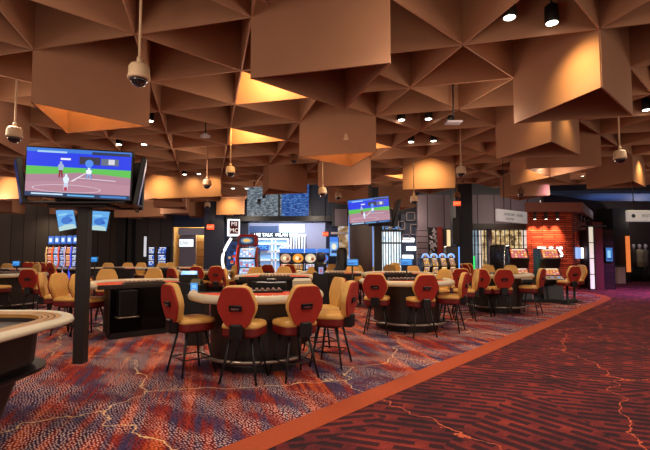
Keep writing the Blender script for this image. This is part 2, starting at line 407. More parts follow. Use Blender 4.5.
for (tri, label, lit) in PR:
    mb = MB(); cx = sum(node(*t)[0] for t in tri)/3; cy = sum(node(*t)[1] for t in tri)/3
    for k in range(3):
        a, b = tri[k], tri[(k+1) % 3]
        if ek(a, b) in used: continue
        used.add(ek(a, b)); A = node(*a); B = node(*b)
        wallbox(mb, (A[0]-cx, A[1]-cy), (B[0]-cx, B[1]-cy), ZC-DROP, ZC+FIN)
    o = mb.build('hanging_ceiling_box', M_panel, loc=(cx, cy, 0))
    tag(o, label, 'ceiling box', 'triangular ceiling boxes')
    if lit: lamp('cove_lamp', 'POINT', (cx, cy, ZC+.55), lit, (1, .70, .26), .1)
fin = MB()
for i in range(-16, 22):
    for j in range(-8, 18):
        A = node(i, j)
        for (di, dj) in ((1, 0), (0, 1), (1, 1)):
            B = node(i+di, j+dj)
            if in_region(*A) and in_region(*B) and ek((i, j), (i+di, j+dj)) not in used:
                wallbox(fin, A, B, ZC, ZC+FIN, .010, -.004)
struct('ceiling', fin, M_panel)
tp = MB(); tp.box(-18, 14.5, -5, 18.9, ZC+FIN, ZC+FIN+.1); tp.box(-18, -3.2, 18.9, 29, ZC+FIN, ZC+FIN+.1); struct('ceiling', tp, M_void)
tp = MB(); tp.box(-3.2, 26, 18.9, 34, ZC+FIN+.35, ZC+FIN+.45); tp.box(14.5, 26, 0, 18.9, ZC+FIN+.35, ZC+FIN+.45); struct('ceiling', tp, mat('black_ceiling', srgb(14, 15, 22), .9, noise=.4, nscale=1))
# lit (not dropped) coffers
for tri in (((2, 1), (2, 2), (3, 2)), ((2, 3), (2, 4), (3, 4)), ((4, 4), (4, 5), (5, 5)), ((6, 8), (7, 8), (7, 9))):
    cx = sum(node(*t)[0] for t in tri)/3; cy = sum(node(*t)[1] for t in tri)/3
    lamp('coffer_lamp', 'POINT', (cx, cy, ZC+.5), 95, (1, .70, .26), .1)

# walls
YB = 29.0
w = MB(); w.box(-24, at(172, 250, YB).x, YB, YB+.3, 0, 6); struct('wall_back', w, M_mesh)
w = MB(); w.box(-24.3, -24, -6, YB, 0, 6); struct('wall_left', w, M_mesh)
xl, xr = at(172.5, 250, YB).x, at(208.5, 250, YB).x
zt = at(190, 227, YB).z
w = MB(); w.box(xl, xr, YB, YB+.3, zt, 6); w.box(xr, at(232, 250, YB).x+1.0, YB, YB+.3, 0, 6); struct('wall_back', w, M_navy)
# navy column, left pilasters
def slab_px(name, px0, px1, py0, py1, Y, dep, m, z0=None, z1=None):
    a = at(px0, py1, Y); b = at(px1, py0, Y)
    w = MB(); w.box(a.x, b.x, Y, Y+dep, a.z if z0 is None else z0, b.z if z1 is None else z1); return w
w = slab_px('c', 208, 227, 0, 0, 23.5, .9, M_navy, 0, 5.0); struct('wall_back', w, M_navy)
for (a, b) in ((124, 132), (134, 138)):
    struct('trim_2', slab_px('c', a, b, 0, 0, 28.4, .5, M_black, 0, 5), M_black)

# shop opening at back left
xl, xr = at(172.5, 250, YB).x, at(208.5, 250, YB).x
w = MB(); w.box(xl-.5, xr+.6, YB+2.6, YB+2.7, 0, 5); w.box(xl-.5, xl-.4, YB+.3, YB+2.6, 0, 5); w.box(xr+.5, xr+.6, YB+.3, YB+2.6, 0, 5)
struct('wall_shop', w, mat('shop_wall', srgb(226, 200, 150), .7, noise=.2, nscale=5))
a = at(179, 266, YB+1); b = at(196, 236, YB+1)
w = MB(); w.box(a.x, b.x, YB+1, YB+1.2, 0, b.z+.4); struct('wall_shop', w, M_grey)
w = slab_px('', 178, 208, 228, 235, YB+.6, .3, None); struct('trim_3', w, M_lgrey)
t = thing('wall_sign', 'white lit sign on grey panel in the back left shop opening', 'sign', at(186.5, 243, YB+.95))
MB().bbox(-.52, .52, -.03, .04, -.3, .3).build('sign_frame', M_black, t)
MB().box(-.47, .47, -.04, -.03, -.25, .25).build('sign_face', mat('sign_white', (1, 1, 1), .4, emit=(.85, .95, 1), es=1.1), t)
text_mesh('lettering', 'LNS', .34, M_navy2, t, (-.12, -.046, 0), (pi/2, 0, 0))
lamp('shop_lamp', 'POINT', (xr-.6, YB+1.6, 3.0), 130, (1, .75, .4), .2)
t = thing('display_shelf', 'gold lit display shelf at right of the back left shop opening', 'shelf', at(202, 266, YB+1.9)-Vector((0, 0, 0)))
t.location.z = 0
mb = MB()
for x in (-.6, .55): mb.box(x, x+.05, -.2, .2, 0, 2.9)
mb.build('upright', M_wood, t)
for k in range(6): MB().box(-.55, .55, -.2, .2, .2+k*.5, .24+k*.5).build('shelf_board', M_wood, t)

lamp('wall_glow', 'SPOT', (at(45, 230, 27.5).x, 27.6, 4.0), 160, (1, .85, .6), .1, target=(at(45, 230, 29).x, 28.9, 2.2), angle=90, blend=1)
# pixel video wall and restaurant front
YV = 24.0
def emis_brick():
    m, b, n, L, ramp, mix, math_, mapping = nodes_of('pixel_brick_picture', .4)
    nz = n('ShaderNodeTexNoise'); nz.inputs['Scale'].default_value = 3.0; nz.inputs['Detail'].default_value = 6; nz.inputs['Roughness'].default_value = .8
    L(mapping((0, 0, 0), (1.6, 1, 5)), nz.inputs['Vector'])
    c = ramp(nz.outputs['Fac'], [(.36, srgb(18, 24, 34)), (.47, srgb(86, 104, 120)), (.56, srgb(150, 160, 168)), (.66, srgb(214, 220, 224))])
    c2 = ramp(nz.outputs['Fac'], [(.36, srgb(6, 20, 66)), (.47, srgb(20, 70, 160)), (.56, srgb(70, 130, 210)), (.66, srgb(170, 206, 240))])
    tc = n('ShaderNodeTexCoord'); sx = n('ShaderNodeSeparateXYZ'); L(tc.outputs['Object'], sx.inputs[0])
    c = mix(math_('GREATER_THAN', sx.outputs[0], .2), c, c2)
    b.inputs['Base Color'].default_value = (.02, .02, .02, 1); L(c, b.inputs['Emission Color']); b.inputs['Emission Strength'].default_value = .75; return m
t = thing('video_wall', 'wide pixelated video wall, grey left and blue right, over the restaurant front', 'video wall', at(278, 203, YV-.1))
a = at(247, 220.5, YV-.1)-t.location; b = at(309, 178, YV-.1)-t.location; c_ = at(278, 203, YV-.1)-t.location; 
w = MB(); s0 = at(278.2, 203, YV-.1)-t.location; s1 = at(280, 203, YV-.1)-t.location
w.box(a.x, s0.x, -.03, 0, a.z+.15, b.z); w.box(s1.x, b.x, -.03, 0, a.z+.15, b.z); w.build('picture_panel', emis_brick(), t)
MB().box(a.x-.1, b.x+.1, 0, .1, a.z, b.z).build('housing', M_black, t)
for (px, py) in ((259, 204), (264, 198)):
    q = at(px, py, YV-.25)-t.location
    mb = MB(); mb.tube([(q.x, q.y, q.z), (q.x, q.y, q.z+.25)], .09, 10); mb.build('spot_head', M_black, t)
w = slab_px('', 226, 336, 186, 222.5, YV, .4, None, z1=5.6); w2 = w
struct('wall_restaurant', w, M_navy)
w = slab_px('', 226, 340, 216, 221, YV-.7, 1.0, None); struct('trim_4', w, mat('dark_beam', srgb(20, 22, 30), .5))
w = MB()
for (p0_, p1_) in ((226, 230), (239, 248), (326, 338)):
    w.box(at(p0_, 250, YV).x, at(p1_, 250, YV).x, YV, YV+.4, 0, at(250, 221, YV).z)
struct('wall_restaurant', w, M_navy2)
# inner bright shop
YI = 27.0
w = MB(); a = at(244, 260, YI); b = at(332, 215, YI); w.box(a.x, b.x, YI, YI+.1, 0, b.z+1); struct('wall_restaurant', w, M_grey)
w = slab_px('', 247, 278, 226, 233, YI-.3, .25, None); struct('trim_5', w, mat('dark_blue_soffit', srgb(26, 44, 78), .5))
lamp('restaurant_lamp', 'AREA', (at(285, 240, 25.0).x, 24.9, 3.7), 420, (.62, .78, 1), target=(at(285, 240, 25.5).x, 26.4, 0), area=(5, .6))
t = thing('shop_sign', 'glowing white script sign on the restaurant wall', 'sign', at(292, 228.5, YI-.045))
text_mesh('lettering', 'foodadora', .62, mat('sign_glow', (1, 1, 1), .4, emit=(.85, .95, 1), es=4.0), t, (0, -.04, 0), (pi/2, 0, 0), .03, sx=.55)
mb = MB().bbox(-.75, .75, 0, .04, -.24, .24, .03); mb.build('halo_plate', mat('sign_halo', (.3, .6, 1), .4, emit=(.62, .82, 1), es=1.1), t)  # glowing plate added in place of the blue halo round the letters
t = thing('menu_fascia', 'dark fascia with white lettering over the restaurant counter', 'sign', at(270, 235, YI-1.0))
a = at(248, 237.5, YI-1)-t.location; b = at(291, 232.5, YI-1)-t.location
MB().box(a.x, b.x, 0, .995, a.z, b.z).build('fascia_board', M_black, t)
text_mesh('lettering', 'LEE TALK', .26, M_rope, t, (-.38, -.01, 0), (pi/2, 0, 0))
text_mesh('lettering', 'MILAN CAY', .26, M_rope, t, (1.0-.06, -.01, 0), (pi/2, 0, 0), sx=.9)
# white framed glazed counter wall
t = thing('glazed_screen', 'white gridded glazed screen with small blue display below the lettered fascia', 'partition', (at(268, 250, YI-1.2).x, YI-1.2, 0))
Lx = t.location.x
def zpx(py, Y): return at(300, py, Y).z
mb = MB(); x0, x1 = at(249, 250, YI-1.2).x-Lx, at(288, 250, YI-1.2).x-Lx
for py in (239, 244, 251.5, 260): z = zpx(py, YI-1.2); mb.box(x0, x1, -.04, .04, z-.05, z+.05)
for px in (249, 256, 272, 275.5, 288): x = at(px, 250, YI-1.2).x-Lx; mb.box(x-.04, x+.04, -.04, .04, 0, zpx(238.5, YI-1.2))
for k in range(4):
    xa = at(277+k*2.5, 250, YI-1.2).x-Lx; mb.tube([(xa, 0, zpx(251, YI-1.2)), (xa+.35, 0, zpx(244.5, YI-1.2))], .035, 4)
mb.build('frame', M_white, t)
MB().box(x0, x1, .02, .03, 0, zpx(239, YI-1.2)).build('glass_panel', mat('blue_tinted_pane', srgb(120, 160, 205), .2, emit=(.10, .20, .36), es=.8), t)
q = at(263, 247.5, YI-1.3)
mb = MB().bbox(q.x-Lx-.32, q.x-Lx+.32, -.12, -.05, q.z-.17, q.z+.17); mb.build('display', mat('navy_screen', (.01, .03, .1), .3, emit=(.02, .09, .35), es=.9), t)
text_mesh('lettering', 'CTC', .26, M_glowc, t, (q.x-Lx, -.125, q.z), (pi/2, 0, 0))
# striped white panel to right of it
t = thing('slatted_panel', 'white panel with dark vertical slats beside the gridded glazed screen', 'partition', (at(298, 250, YI-1.2).x, YI-1.2, 0))
Lx = t.location.x
mb = MB(); x0, x1 = at(290, 250, YI-1.2).x-Lx, at(306, 250, YI-1.2).x-Lx
mb.box(x0, x1, 0, .05, 0, zpx(234.5, YI-1.2)); mb.build('panel', M_white, t)
for k in range(6): x = x0+.1+k*.155; MB().box(x, x+.06, -.02, 0, .8, zpx(236, YI-1.2)).build('slat', M_black, t)

# wall right of restaurant behind column: facade band
YF = 23.0
w = slab_px('', 332, 420, 207, 226, YF, .3, None, z1=5.6); struct('wall_facade', w, mat('facade_dark', srgb(34, 36, 48), .6, noise=.2))
w = slab_px('', 335, 350, 209, 226, YF-.15, .15, None); struct('wall_facade', w, M_gv)
w = slab_px('', 331, 349, 232, 234, YF-.2, .2, None); struct('trim_6', w, M_lgrey)
w = slab_px('', 331, 418, 226, 300, YF+2.2, .1, None, z0=0); struct('wall_facade', w, speckle_emit('lit_shop_interior', [(.3, srgb(90, 60, 40)), (.45, srgb(190, 150, 100)), (.55, srgb(226, 226, 230)), (.7, srgb(110, 140, 200))], 2.2, 1, 1, .8))
# bright windows behind central pole
t = thing('storefront_window', 'bright white storefront window with thin dark vertical bars right of the pole', 'window', (at(390, 250, YF).x, YF, 0))
Lx = t.location.x; x0, x1 = at(380.5, 250, YF).x-Lx, at(402, 250, YF).x-Lx; zt_ = zpx(231, YF)
MB().box(x0, x1, .1, .12, 0, zt_).build('glass_panel', speckle_emit('bright_window_view', [(.3, srgb(130, 160, 190)), (.42, srgb(210, 226, 236)), (.6, srgb(246, 250, 250)), (.75, srgb(250, 255, 255))], 2.0, 1.5, .6, 1.5), t)
for k in range(9): x = x0+(x1-x0)*k/8; MB().box(x-.02, x+.02, 0, .08, 0, zt_).build('window_bar', M_black, t)
for z in (zpx(243, YF), zt_): MB().box(x0, x1, 0, .08, z-.04, z+.04).build('window_rail', M_black, t)
t = thing('backlit_signboard', 'dim white lettered board above the bright storefront window', 'sign', at(390, 228, YF-.05))
MB().box(-.95, .95, 0, .05, -.12, .12).build('board', M_black, t)
text_mesh('lettering', 'THE GARDENS', .2, M_glowc, t, (0, -.01, 0), (pi/2, 0, 0))
# blue lit advert column left of round column
t = thing('advert_screen', 'tall blue edged advert screen left of the round column', 'screen', (at(334, 250, YF-1.5).x, YF-1.5, 0))
z0, z1 = zpx(256, YF-1.5), zpx(237, YF-1.5)
MB().bbox(-.24, .24, 0, .12, 0, z1).build('housing', M_navy2, t)
mb = MB(); quad_art(mb, (-.2, -.004, z0), (.4, 0, 0), (0, 0, z1-z0), [((0, 0, 1, 1), srgb(110, 160, 220)), ((0, .75, 1, 1), srgb(60, 120, 220)), (ell(.5, .5, .3, .16), srgb(226, 220, 200)), ((.2, .15, .8, .3), srgb(30, 50, 90))]); mb.build('picture', M_screen, t)

# round column
cx, cy = at(361, 250, 18.5).x, 18.5
t = thing('round_column', 'thick round dark grey column with blue glowing edge strips', 'column', (cx, cy, 0))
MB().lathe([(.47, 0), (.47, 5.0)], n_=36).build('shaft', mat('column_grey', srgb(112, 106, 104), .5, noise=.1), t)
for s_ in (-1, 1): MB().box(s_*.49-.02, s_*.49+.02, -.03, .03, .9, 3.0).build('light_strip', mat('column_strip', (.2, .4, 1), .4, emit=(.1, .28, .8), es=.9), t)

# dark frame wall with white panels
YD = 22.5
w = slab_px('', 402, 418, 214, 300, YD, .2, None, z0=0); struct('wall_feature', w, M_navy)
t = thing('shadow_box_wall', 'dark wall lattice of square frames above three white lit panels', 'wall panel', (at(410, 230, YD).x, YD-.1, 0))
Lx = t.location.x
for (a_, b_, c2_, d2_) in ((406, 415, 212, 221), (398, 405, 221, 230), (410, 418, 224, 235), (402, 410, 234, 240)):
    A = at(a_, d2_, YD-.1); B = at(b_, c2_, YD-.1); mb = MB(); e = .05
    for (x0, x1, z0, z1) in ((A.x, B.x, A.z, A.z+e), (A.x, B.x, B.z-e, B.z), (A.x, A.x+e, A.z, B.z), (B.x-e, B.x, A.z, B.z)): mb.box(x0-Lx, x1-Lx, -.06, .02, z0, z1)
    mb.build('square_frame', M_grey, t)
for (a_, b_, c2_, d2_) in ((402.5, 414, 238, 242), (406.5, 418, 246.5, 250.5), (402.5, 413, 255, 259)):
    A = at(a_, d2_, YD-.1); B = at(b_, c2_, YD-.1); MB().box(A.x-Lx, B.x-Lx, -.05, .05, A.z, B.z).build('lit_panel', M_rope, t)

# grey plank walls on the right
YG = 21.5
w = slab_px('', 418, 540, 206, 228.5, YG, .3, None, z1=4.25); struct('wall_right', w, M_gv)
w = slab_px('', 418, 443, 228.5, 300, YG, .3, None, z0=0); struct('wall_right', w, M_gp)
w = slab_px('', 463, 540, 223.5, 229, YG-.6, .6, None); struct('trim_7', w, M_black)
t = thing('wall_artwork', 'black panel with pale angular swirl on the grey plank wall', 'picture', (at(433.5, 250, YG-.1).x, YG-.1, 0))
Lx = t.location.x; A = at(428.5, 256, YG-.1); B = at(438.5, 227.5, YG-.1)
MB().bbox(A.x-Lx, B.x-Lx, 0, .06, A.z, B.z).build('panel', M_black, t)
mb = MB()
for k in range(16):
    u = .18+.64*random.random(); v = .05+.9*k/16
    x = A.x-Lx+(B.x-A.x)*u; z = A.z+(B.z-A.z)*v; aa = random.random()*3; r_ = .07+.05*random.random()
    mb.add([(x+r_*1.3*cos(aa+q*2.0944*(1+.1*q)), -.006, z+r_*1.3*sin(aa+q*2.0944)) for q in range(3)], [(0, 1, 2)])
mb.build('swirl', M_lgrey, t)
w = slab_px('', 438.5, 442.5, 227, 300, YG-.2, .3, None, z0=0); struct('trim_8', w, mat('red_pier', srgb(126, 34, 28), .7))
# navy column with exit sign
w = slab_px('', 452, 468, 0, 0, 18.9, .9, None, 0, 4.6); struct('wall_column', w, mat('navy_column', srgb(26, 32, 46), .6, noise=.15, nscale=3))
t = thing('loudspeaker', 'long black loudspeaker on the left side of the navy column', 'speaker', at(455, 231, 18.85))
MB().bbox(-.14, .14, -.18, 0, -.55, .55, .02).build('cabinet', M_blackp, t); MB().box(-.1, .1, -.19, -.18, -.5, .5).build('grille', M_black, t)
def exit_sign(px, py, Y, w_, h_, label, rod=.2):
    t = thing('exit_sign', label, 'exit sign', at(px, py, Y))
    MB().bbox(-w_/2, w_/2, -.04, .04, -h_/2, h_/2).build('housing', M_exit, t)
    text_mesh('lettering', 'EXIT', h_*.7, mat('exit_letters', (1, .5, .4), .5, emit=(1, .3, .12), es=1.6), t, (0, -.045, 0), (pi/2, 0, 0))
    MB().box(-.02, .02, -.02, .02, h_/2, h_/2+rod).build('bracket', M_black, t)
exit_sign(457, 203.5, 18.86, .3, .19, 'glowing red exit sign on the navy column right of centre')
exit_sign(210.5, 227, 23.46, .36, .26, 'glowing red exit sign on the navy column left of the arched machine')
exit_sign(325.5, 234, 21.5, .26, .19, 'glowing red exit sign hanging left of the round column', ZC+FIN+.36-at(325, 234, 21.5).z-.1)

# storefront with shelves (right)
t = thing('shop_window', 'wide black gridded shop window with goldish lit shelves, left of red stone wall', 'window', (at(500, 250, YG).x, YG, 0))
Lx = t.location.x; zt_ = zpx(229, YG)
x0, x1 = at(468, 250, YG).x-Lx, at(533, 250, YG).x-Lx
xm0, xm1 = at(488, 250, YG).x-Lx, at(491.5, 250, YG).x-Lx
mb = MB(); mb.box(x0, xm0, 1.2, 1.25, 0, zt_); mb.build('backdrop', speckle_emit('pale_shop_interior', [(.3, srgb(36, 44, 56)), (.45, srgb(96, 112, 124)), (.58, srgb(150, 166, 176)), (.74, srgb(205, 228, 215))], 1.6, 3, .35, 1.2), t)
mb = MB(); mb.box(xm1, x1, 1.2, 1.25, 0, zt_); mb.build('backdrop', speckle_emit('gold_shop_interior', [(.3, srgb(60, 46, 36)), (.42, srgb(120, 92, 62)), (.52, srgb(205, 168, 112)), (.62, srgb(236, 214, 170)), (.72, srgb(200, 206, 214))], 3.2, 1, 1, 1.05), t)
for k in range(7): x = x0+(xm0-x0)*k/6; MB().box(x-.015, x+.015, -.02, .04, 0, zt_).build('window_bar', M_black, t)
for k in range(10): x = xm1+(x1-xm1)*k/9; MB().box(x-.015, x+.015, -.02, .04, 0, zt_).build('window_bar', M_black, t)
for z in (zpx(236, YG), zpx(245, YG), zpx(254, YG), zt_-.05): MB().box(x0, x1, -.02, .04, z-.015, z+.015).build('window_rail', M_black, t)
MB().box(xm0, xm1, -.1, .2, 0, zt_).build('mullion', M_grey, t)
w = slab_px('', 443, 452, 228.5, 300, YG, .3, None, z0=0); struct('wall_right', w, mat('slit_window_wall', srgb(60, 60, 70), .5))
t = thing('slit_window', 'narrow gold lit window beside the navy column', 'window', (at(449, 240, YG-.05).x, YG-.05, 0))
MB().box(-.1, .1, -.02, 0, 1.2, zpx(230, YG)).build('pane', mat('gold_pane', (1, .8, .4), .4, emit=(.8, .62, .35), es=.9), t)

# red stone portal
YP = 17.6
A = at(528, 288, YP); B = at(571, 200, YP); ztop = at(550, 212.5, YP).z
zcap = at(550, 202.5, YP-.3).z
xs2 = at(588, 280, YP+3.6).x
w = MB(); xlb = at(533, 280, YP+3.6).x; w.prism([(A.x, YP), (B.x, YP), (xs2, YP+3.6), (xlb, YP+3.6)], 0, ztop); struct('wall_stone', w, M_stone)
w = MB(); w.prism([(A.x-.2, YP-.35), (B.x+.25, YP-.35), (xs2+.35, YP+3.6), (xlb, YP+3.6)], ztop, zcap); struct('trim_9', w, mat('portal_cap', srgb(116, 62, 50), .7, noise=.1))
for k, px in enumerate((534.6, 545.5, 557)):
    q = at(px, 211, YP-.2)
    t = thing('wall_downlight', ['leftmost', 'middle', 'rightmost'][k]+' of three black cylinder lights on the front of the red stone wall', 'light', (q.x, YP-.22, ztop))
    MB().lathe([(.06, -.28), (.06, 0)], n_=12).build('cylinder', M_black, t)
    MB().lathe([(.045, -.285), (.045, -.28)], n_=12).build('lens', M_lens, t)
    lamp('wall_wash', 'SPOT', (q.x, YP-.30, ztop-.29), 300, (1, .52, .28), .03, target=(q.x, YP+.25, 1.4), angle=64, blend=1)
for k in range(3):
    f = .2+.25*k; x = B.x+(xs2-B.x)*f+.2; y = YP+3.6*f-.02
    t = thing('wall_downlight', ['nearest', 'second', 'farthest'][k]+' of three black cylinder lights on the right side of the red stone wall', 'light', (x, y, ztop))
    MB().lathe([(.05, -.28), (.05, 0)], n_=12).build('cylinder', M_black, t)
    lamp('wall_wash', 'SPOT', (x, y, ztop-.3), 60, (1, .28, .08), .03, target=(x-.12, y+.03, 1.6), angle=44, blend=.9)
t = thing('wall_sign', 'white glowing capital letters low on the front of the red stone wall', 'sign', at(550, 252.5, YP-.03))
text_mesh('lettering', 'THUS', .56, mat('letters_glow', (1, 1, 1), .4, emit=(.9, .96, 1), es=3), t, (0, -.03, 0), (pi/2, 0, 0), .03, sx=.7)
t = thing('wall_sign', 'square blue and white lit sign on the side of the red stone wall', 'sign', (0, 0, 0))
f = .3; yy = YP+3.6*f; q = Vector((B.x+(xs2-B.x)*f+.06, yy, at(575, 253, yy).z)); t.location = q; t.rotation_euler.z = math.atan2(3.6, xs2-B.x)
MB().bbox(-1.1, -.2, -.1, 0, -.22, .22).build('blue_panel', mat('pale_blue_glow', (.3, .5, 1), .4, emit=(.25, .42, .8), es=1), t)
MB().bbox(-.2, 1.6, -.1, 0, -.22, .22).build('white_panel', M_rope, t)

# pylon, slate wall, dark right area
t = thing('light_pylon', 'tall white glowing pylon with thin dark frame right of the red stone wall', 'light', (at(592, 280, 17.9).x, 17.9, 0))
zt_ = at(592, 227, 17.9).z
MB().box(-.09, .09, -.03, .03, .05, zt_).build('glowing_panel', mat('pylon_glow', (1, .95, .8), .4, emit=(.75, .72, .58), es=.65), t)
mb = MB(); mb.box(-.14, -.09, -.05, .05, 0, zt_); mb.box(.09, .14, -.05, .05, 0, zt_); mb.box(-.2, .6, -.1, .3, zt_, zt_+.06)
for k in range(1, 4): mb.box(-.1, .1, -.05, .05, zt_*k/4-.015, zt_*k/4+.015)
mb.build('frame', M_black, t)
w = slab_px('', 596, 613.5, 229, 300, 18.3, 1.6, None, z0=0); struct('wall_slate', w, M_dbrick)
w = slab_px('', 595, 602, 222, 300, 18.0, .25, None, z0=0); struct('trim_10', w, mat('maroon_pier', srgb(96, 24, 30), .7))
t = thing('wall_screen', 'small upright blue screen on the dark slate wall', 'screen', at(608.5, 254.5, 18.25))
MB().bbox(-.15, .15, -.05, .04, -.29, .29).build('bezel', M_black, t)
mb = MB(); quad_art(mb, (-.13, -.055, -.27), (.26, 0, 0), (0, 0, .54), [((0, 0, 1, 1), srgb(44, 104, 170)), ((.2, .2, .7, .8), srgb(130, 190, 225)), ((.1, .1, .9, .25), srgb(20, 60, 120))]); mb.build('picture', M_screen, t)
w = MB(); w.box(at(545, 250, 24).x, 26, 24, 24.3, 0, 6); struct('wall_far', w, mat('far_dark_wall', srgb(50, 38, 42), .8, noise=.3, nscale=2))
w = slab_px('', 616, 628, 208, 300, 22.5, 1.2, None, z0=0); struct('wall_far', w, mat('far_dark_pier', srgb(26, 18, 20), .8))
struct('trim_11', slab_px('', 628, 629.6, 236, 272, 22.3, .1, None), M_glowo)
w = MB(); w.box(25.5, 25.8, 0, 34, 0, 6); struct('wall_right', w, M_navy)
# blue soffit
w = MB(); zs = 4.02
pts = [at(536, 197, 20), at(560, 190, 22)]
w.prism([(XP(545, 19.3), 19.3), (22, 19.3), (22, 22.2), (XP(600, 22.2), 22.2)], zs, zs+.12); struct('ceiling', w, mat('blue_soffit', srgb(60, 84, 128), .7))
lamp('cove_blue', 'AREA', (13.5, 20.6, 3.2), 55, (.35, .55, 1), target=(13.5, 20.6, 5), area=(8, 1.5))
lamp('purple_wash', 'SPOT', (12.2, 15.5, 3.3), 1500, (.62, .28, 1), .2, target=(12.6, 16.0, 0), angle=125, blend=1)
lamp('purple_wash', 'SPOT', (7.5, 15.2, 4.0), 260, (.62, .3, 1), .2, target=(8.2, 14.6, 0), angle=80, blend=1)
t = thing('litter_bin', 'beige square litter bin standing in front of the far dark pier', 'bin', (at(619.5, 270, 21.8).x, 21.8, 0))
MB().bbox(-.19, .19, -.15, .15, 0, .78).build('body', M_beige, t); MB().bbox(-.2, .2, -.16, .16, .78, .84).build('lid', M_black, t)
# far shop with garments
for k, (px, w_, c) in enumerate(((634, .35, (60, 50, 48)), (640, .5, (150, 140, 116)), (646, .3, (110, 100, 92)))):
    t = thing('mannequin', ['dark clothed mannequin beside the orange light strip', 'pale coated mannequin in the far dark shop', 'grey clothed mannequin in the far dark shop at the right edge'][k], 'mannequin', (at(px, 260, 23.2).x, 23.2, 0))
    mb = MB()
    mb.loft([[(r_*cos(2*pi*i/12), r_*.55*sin(2*pi*i/12), z) for i in range(12)] for r_, z in ((w_*.42, .75), (w_*.38, 1.1), (w_*.36, 1.3), (w_*.5, 1.52), (w_*.34, 1.62), (.05, 1.66))], smooth=True)
    mb.build('garment', mat('garment%d' % k, srgb(*c), .9, noise=.2), t)
    mb = MB()
    for s_ in (-1, 1): mb.tube([(s_*.09, 0, .02), (s_*.08, 0, .8)], .05, 8)
    mb.build('legs', M_black, t)
    MB().lathe([(.03, 1.62), (.05, 1.68), (.085, 1.78), (.075, 1.88), (.02, 1.92)], n_=12).build('head', M_lgrey, t)
lamp('shop_lamp_right', 'POINT', (at(640, 250, 22.4).x, 22.4, 3.2), 40, (1, .85, .7), .1)

# ================================================================== HANGING SIGNS
t = thing('hanging_sign', 'long white hanging sign seen at an angle left of the red stone wall', 'sign', at(512, 216.5, 13.2), R(40))
MB().bbox(-.86, .86, -.04, .04, -.175, .175, .01).build('board', mat('sign_board', srgb(200, 200, 205), .4, emit=(.5, .52, .55), es=.25), t)
text_mesh('lettering', 'RESTROOMS   CASHIER', .105, mat('grey_print', srgb(90, 90, 100), .5), t, (.02, -.045, .04), (pi/2, 0, 0), .001)
text_mesh('lettering', 'ELEVATORS', .09, MATS['grey_print'], t, (-.2, -.045, -.09), (pi/2, 0, 0), .001)
MB().tube([(-.45, 0, .15), (-.45, 0, 2.1)], .012, 6).build('hanger_rod', M_black, t); 
t = thing('hanging_sign', 'white hanging sign with small symbol at the right edge', 'sign', at(655, 216, 13.2))
MB().bbox(-.85, .85, -.04, .04, -.17, .17, .03).build('board', MATS['sign_board'], t)
text_mesh('lettering', 'RESTROOMS', .11, MATS['grey_print'], t, (-.1, -.045, 0), (pi/2, 0, 0), .001)
mb = MB(); mb.add([(-.66+.06*cos(q*pi/4), -.045, .06*sin(q*pi/4)) for q in range(8)], [tuple(range(8))]); mb.build('symbol', M_navy, t)
MB().tube([(-.62, 0, .17), (-.62, 0, 2.0)], .012, 6).build('hanger_rod', M_black, t)

# ================================================================== TELEVISIONS
def baseball(mb, o, u, v):
    sk = srgb
    W = (225/255, 235/255, 1)
    art = [((0, 0, 1, 1), sk(10, 50, 215)), ((0, 0, 1, .62), sk(84, 180, 76)),
           ([(0, 0), (1, 0), (1, .46), (.75, .5), (.5, .52), (.25, .47), (0, .44)], sk(160, 118, 136)),
           ([(0, .06), (1, .06), (1, .3), (.5, .36), (0, .28)], sk(170, 126, 142)),
           (ell(.39, .17, .33, .085, 20), sk(206, 190, 205)), (ell(.39, .17, .32, .075, 20), sk(168, 122, 138)),
           ([(.42, .33), (.56, .52), (.575, .52), (.45, .33)], sk(214, 205, 215)), ([(.5, .40), (.86, .37), (.86, .385), (.5, .415)], sk(210, 195, 210)),
           ((.5, .70, .7, .86), sk(40, 40, 60)), ((.71, .7, .88, .84), sk(90, 100, 120)), ((.78, .72, .84, .83), sk(200, 200, 210)),
           ((0, .92, 1, 1), sk(40, 110, 200)), ((.1, .91, .38, .95), sk(150, 190, 220)), ((.62, .91, .99, .97), sk(20, 40, 70)),
           ((0, 0, 1, .085), sk(20, 50, 90)), ((.06, .03, .36, .06), sk(190, 215, 235)), ((.4, .02, .66, .05), sk(90, 170, 220)), ((.72, .02, .97, .06), sk(60, 120, 190))]
    def person(x, y, h, top, bot, spread=.02):
        art.append(([(x-spread, y), (x-spread+.014, y), (x, y+h*.4), (x+spread-.014, y), (x+spread, y), (x+.018, y+h*.5), (x-.018, y+h*.5)], bot))
        art.append(([(x-.02, y+h*.45), (x+.02, y+h*.45), (x+.03, y+h*.7), (x+.016, y+h*.84), (x-.016, y+h*.84), (x-.03, y+h*.7)], top))
        art.append((ell(x, y+h*.91, .012, h*.09, 8), top))
    person(.33, .40, .34, sk(150, 165, 200), sk(120, 30, 50))
    art.append(((.325, .77, .42, .81), sk(225, 225, 235)))
    person(.385, .14, .34, sk(205, 225, 240), sk(190, 200, 225)); art.append(((.37, .13, .4, .2), sk(170, 40, 60)))
    person(.60, .40, .30, sk(70, 120, 190), sk(40, 80, 160), .03); art.append((ell(.6, .72, .04, .08), sk(70, 130, 220))); person(.6, .39, .24, sk(220, 230, 240), sk(120, 150, 200), .03)
    quad_art(mb, o, u, v, art)
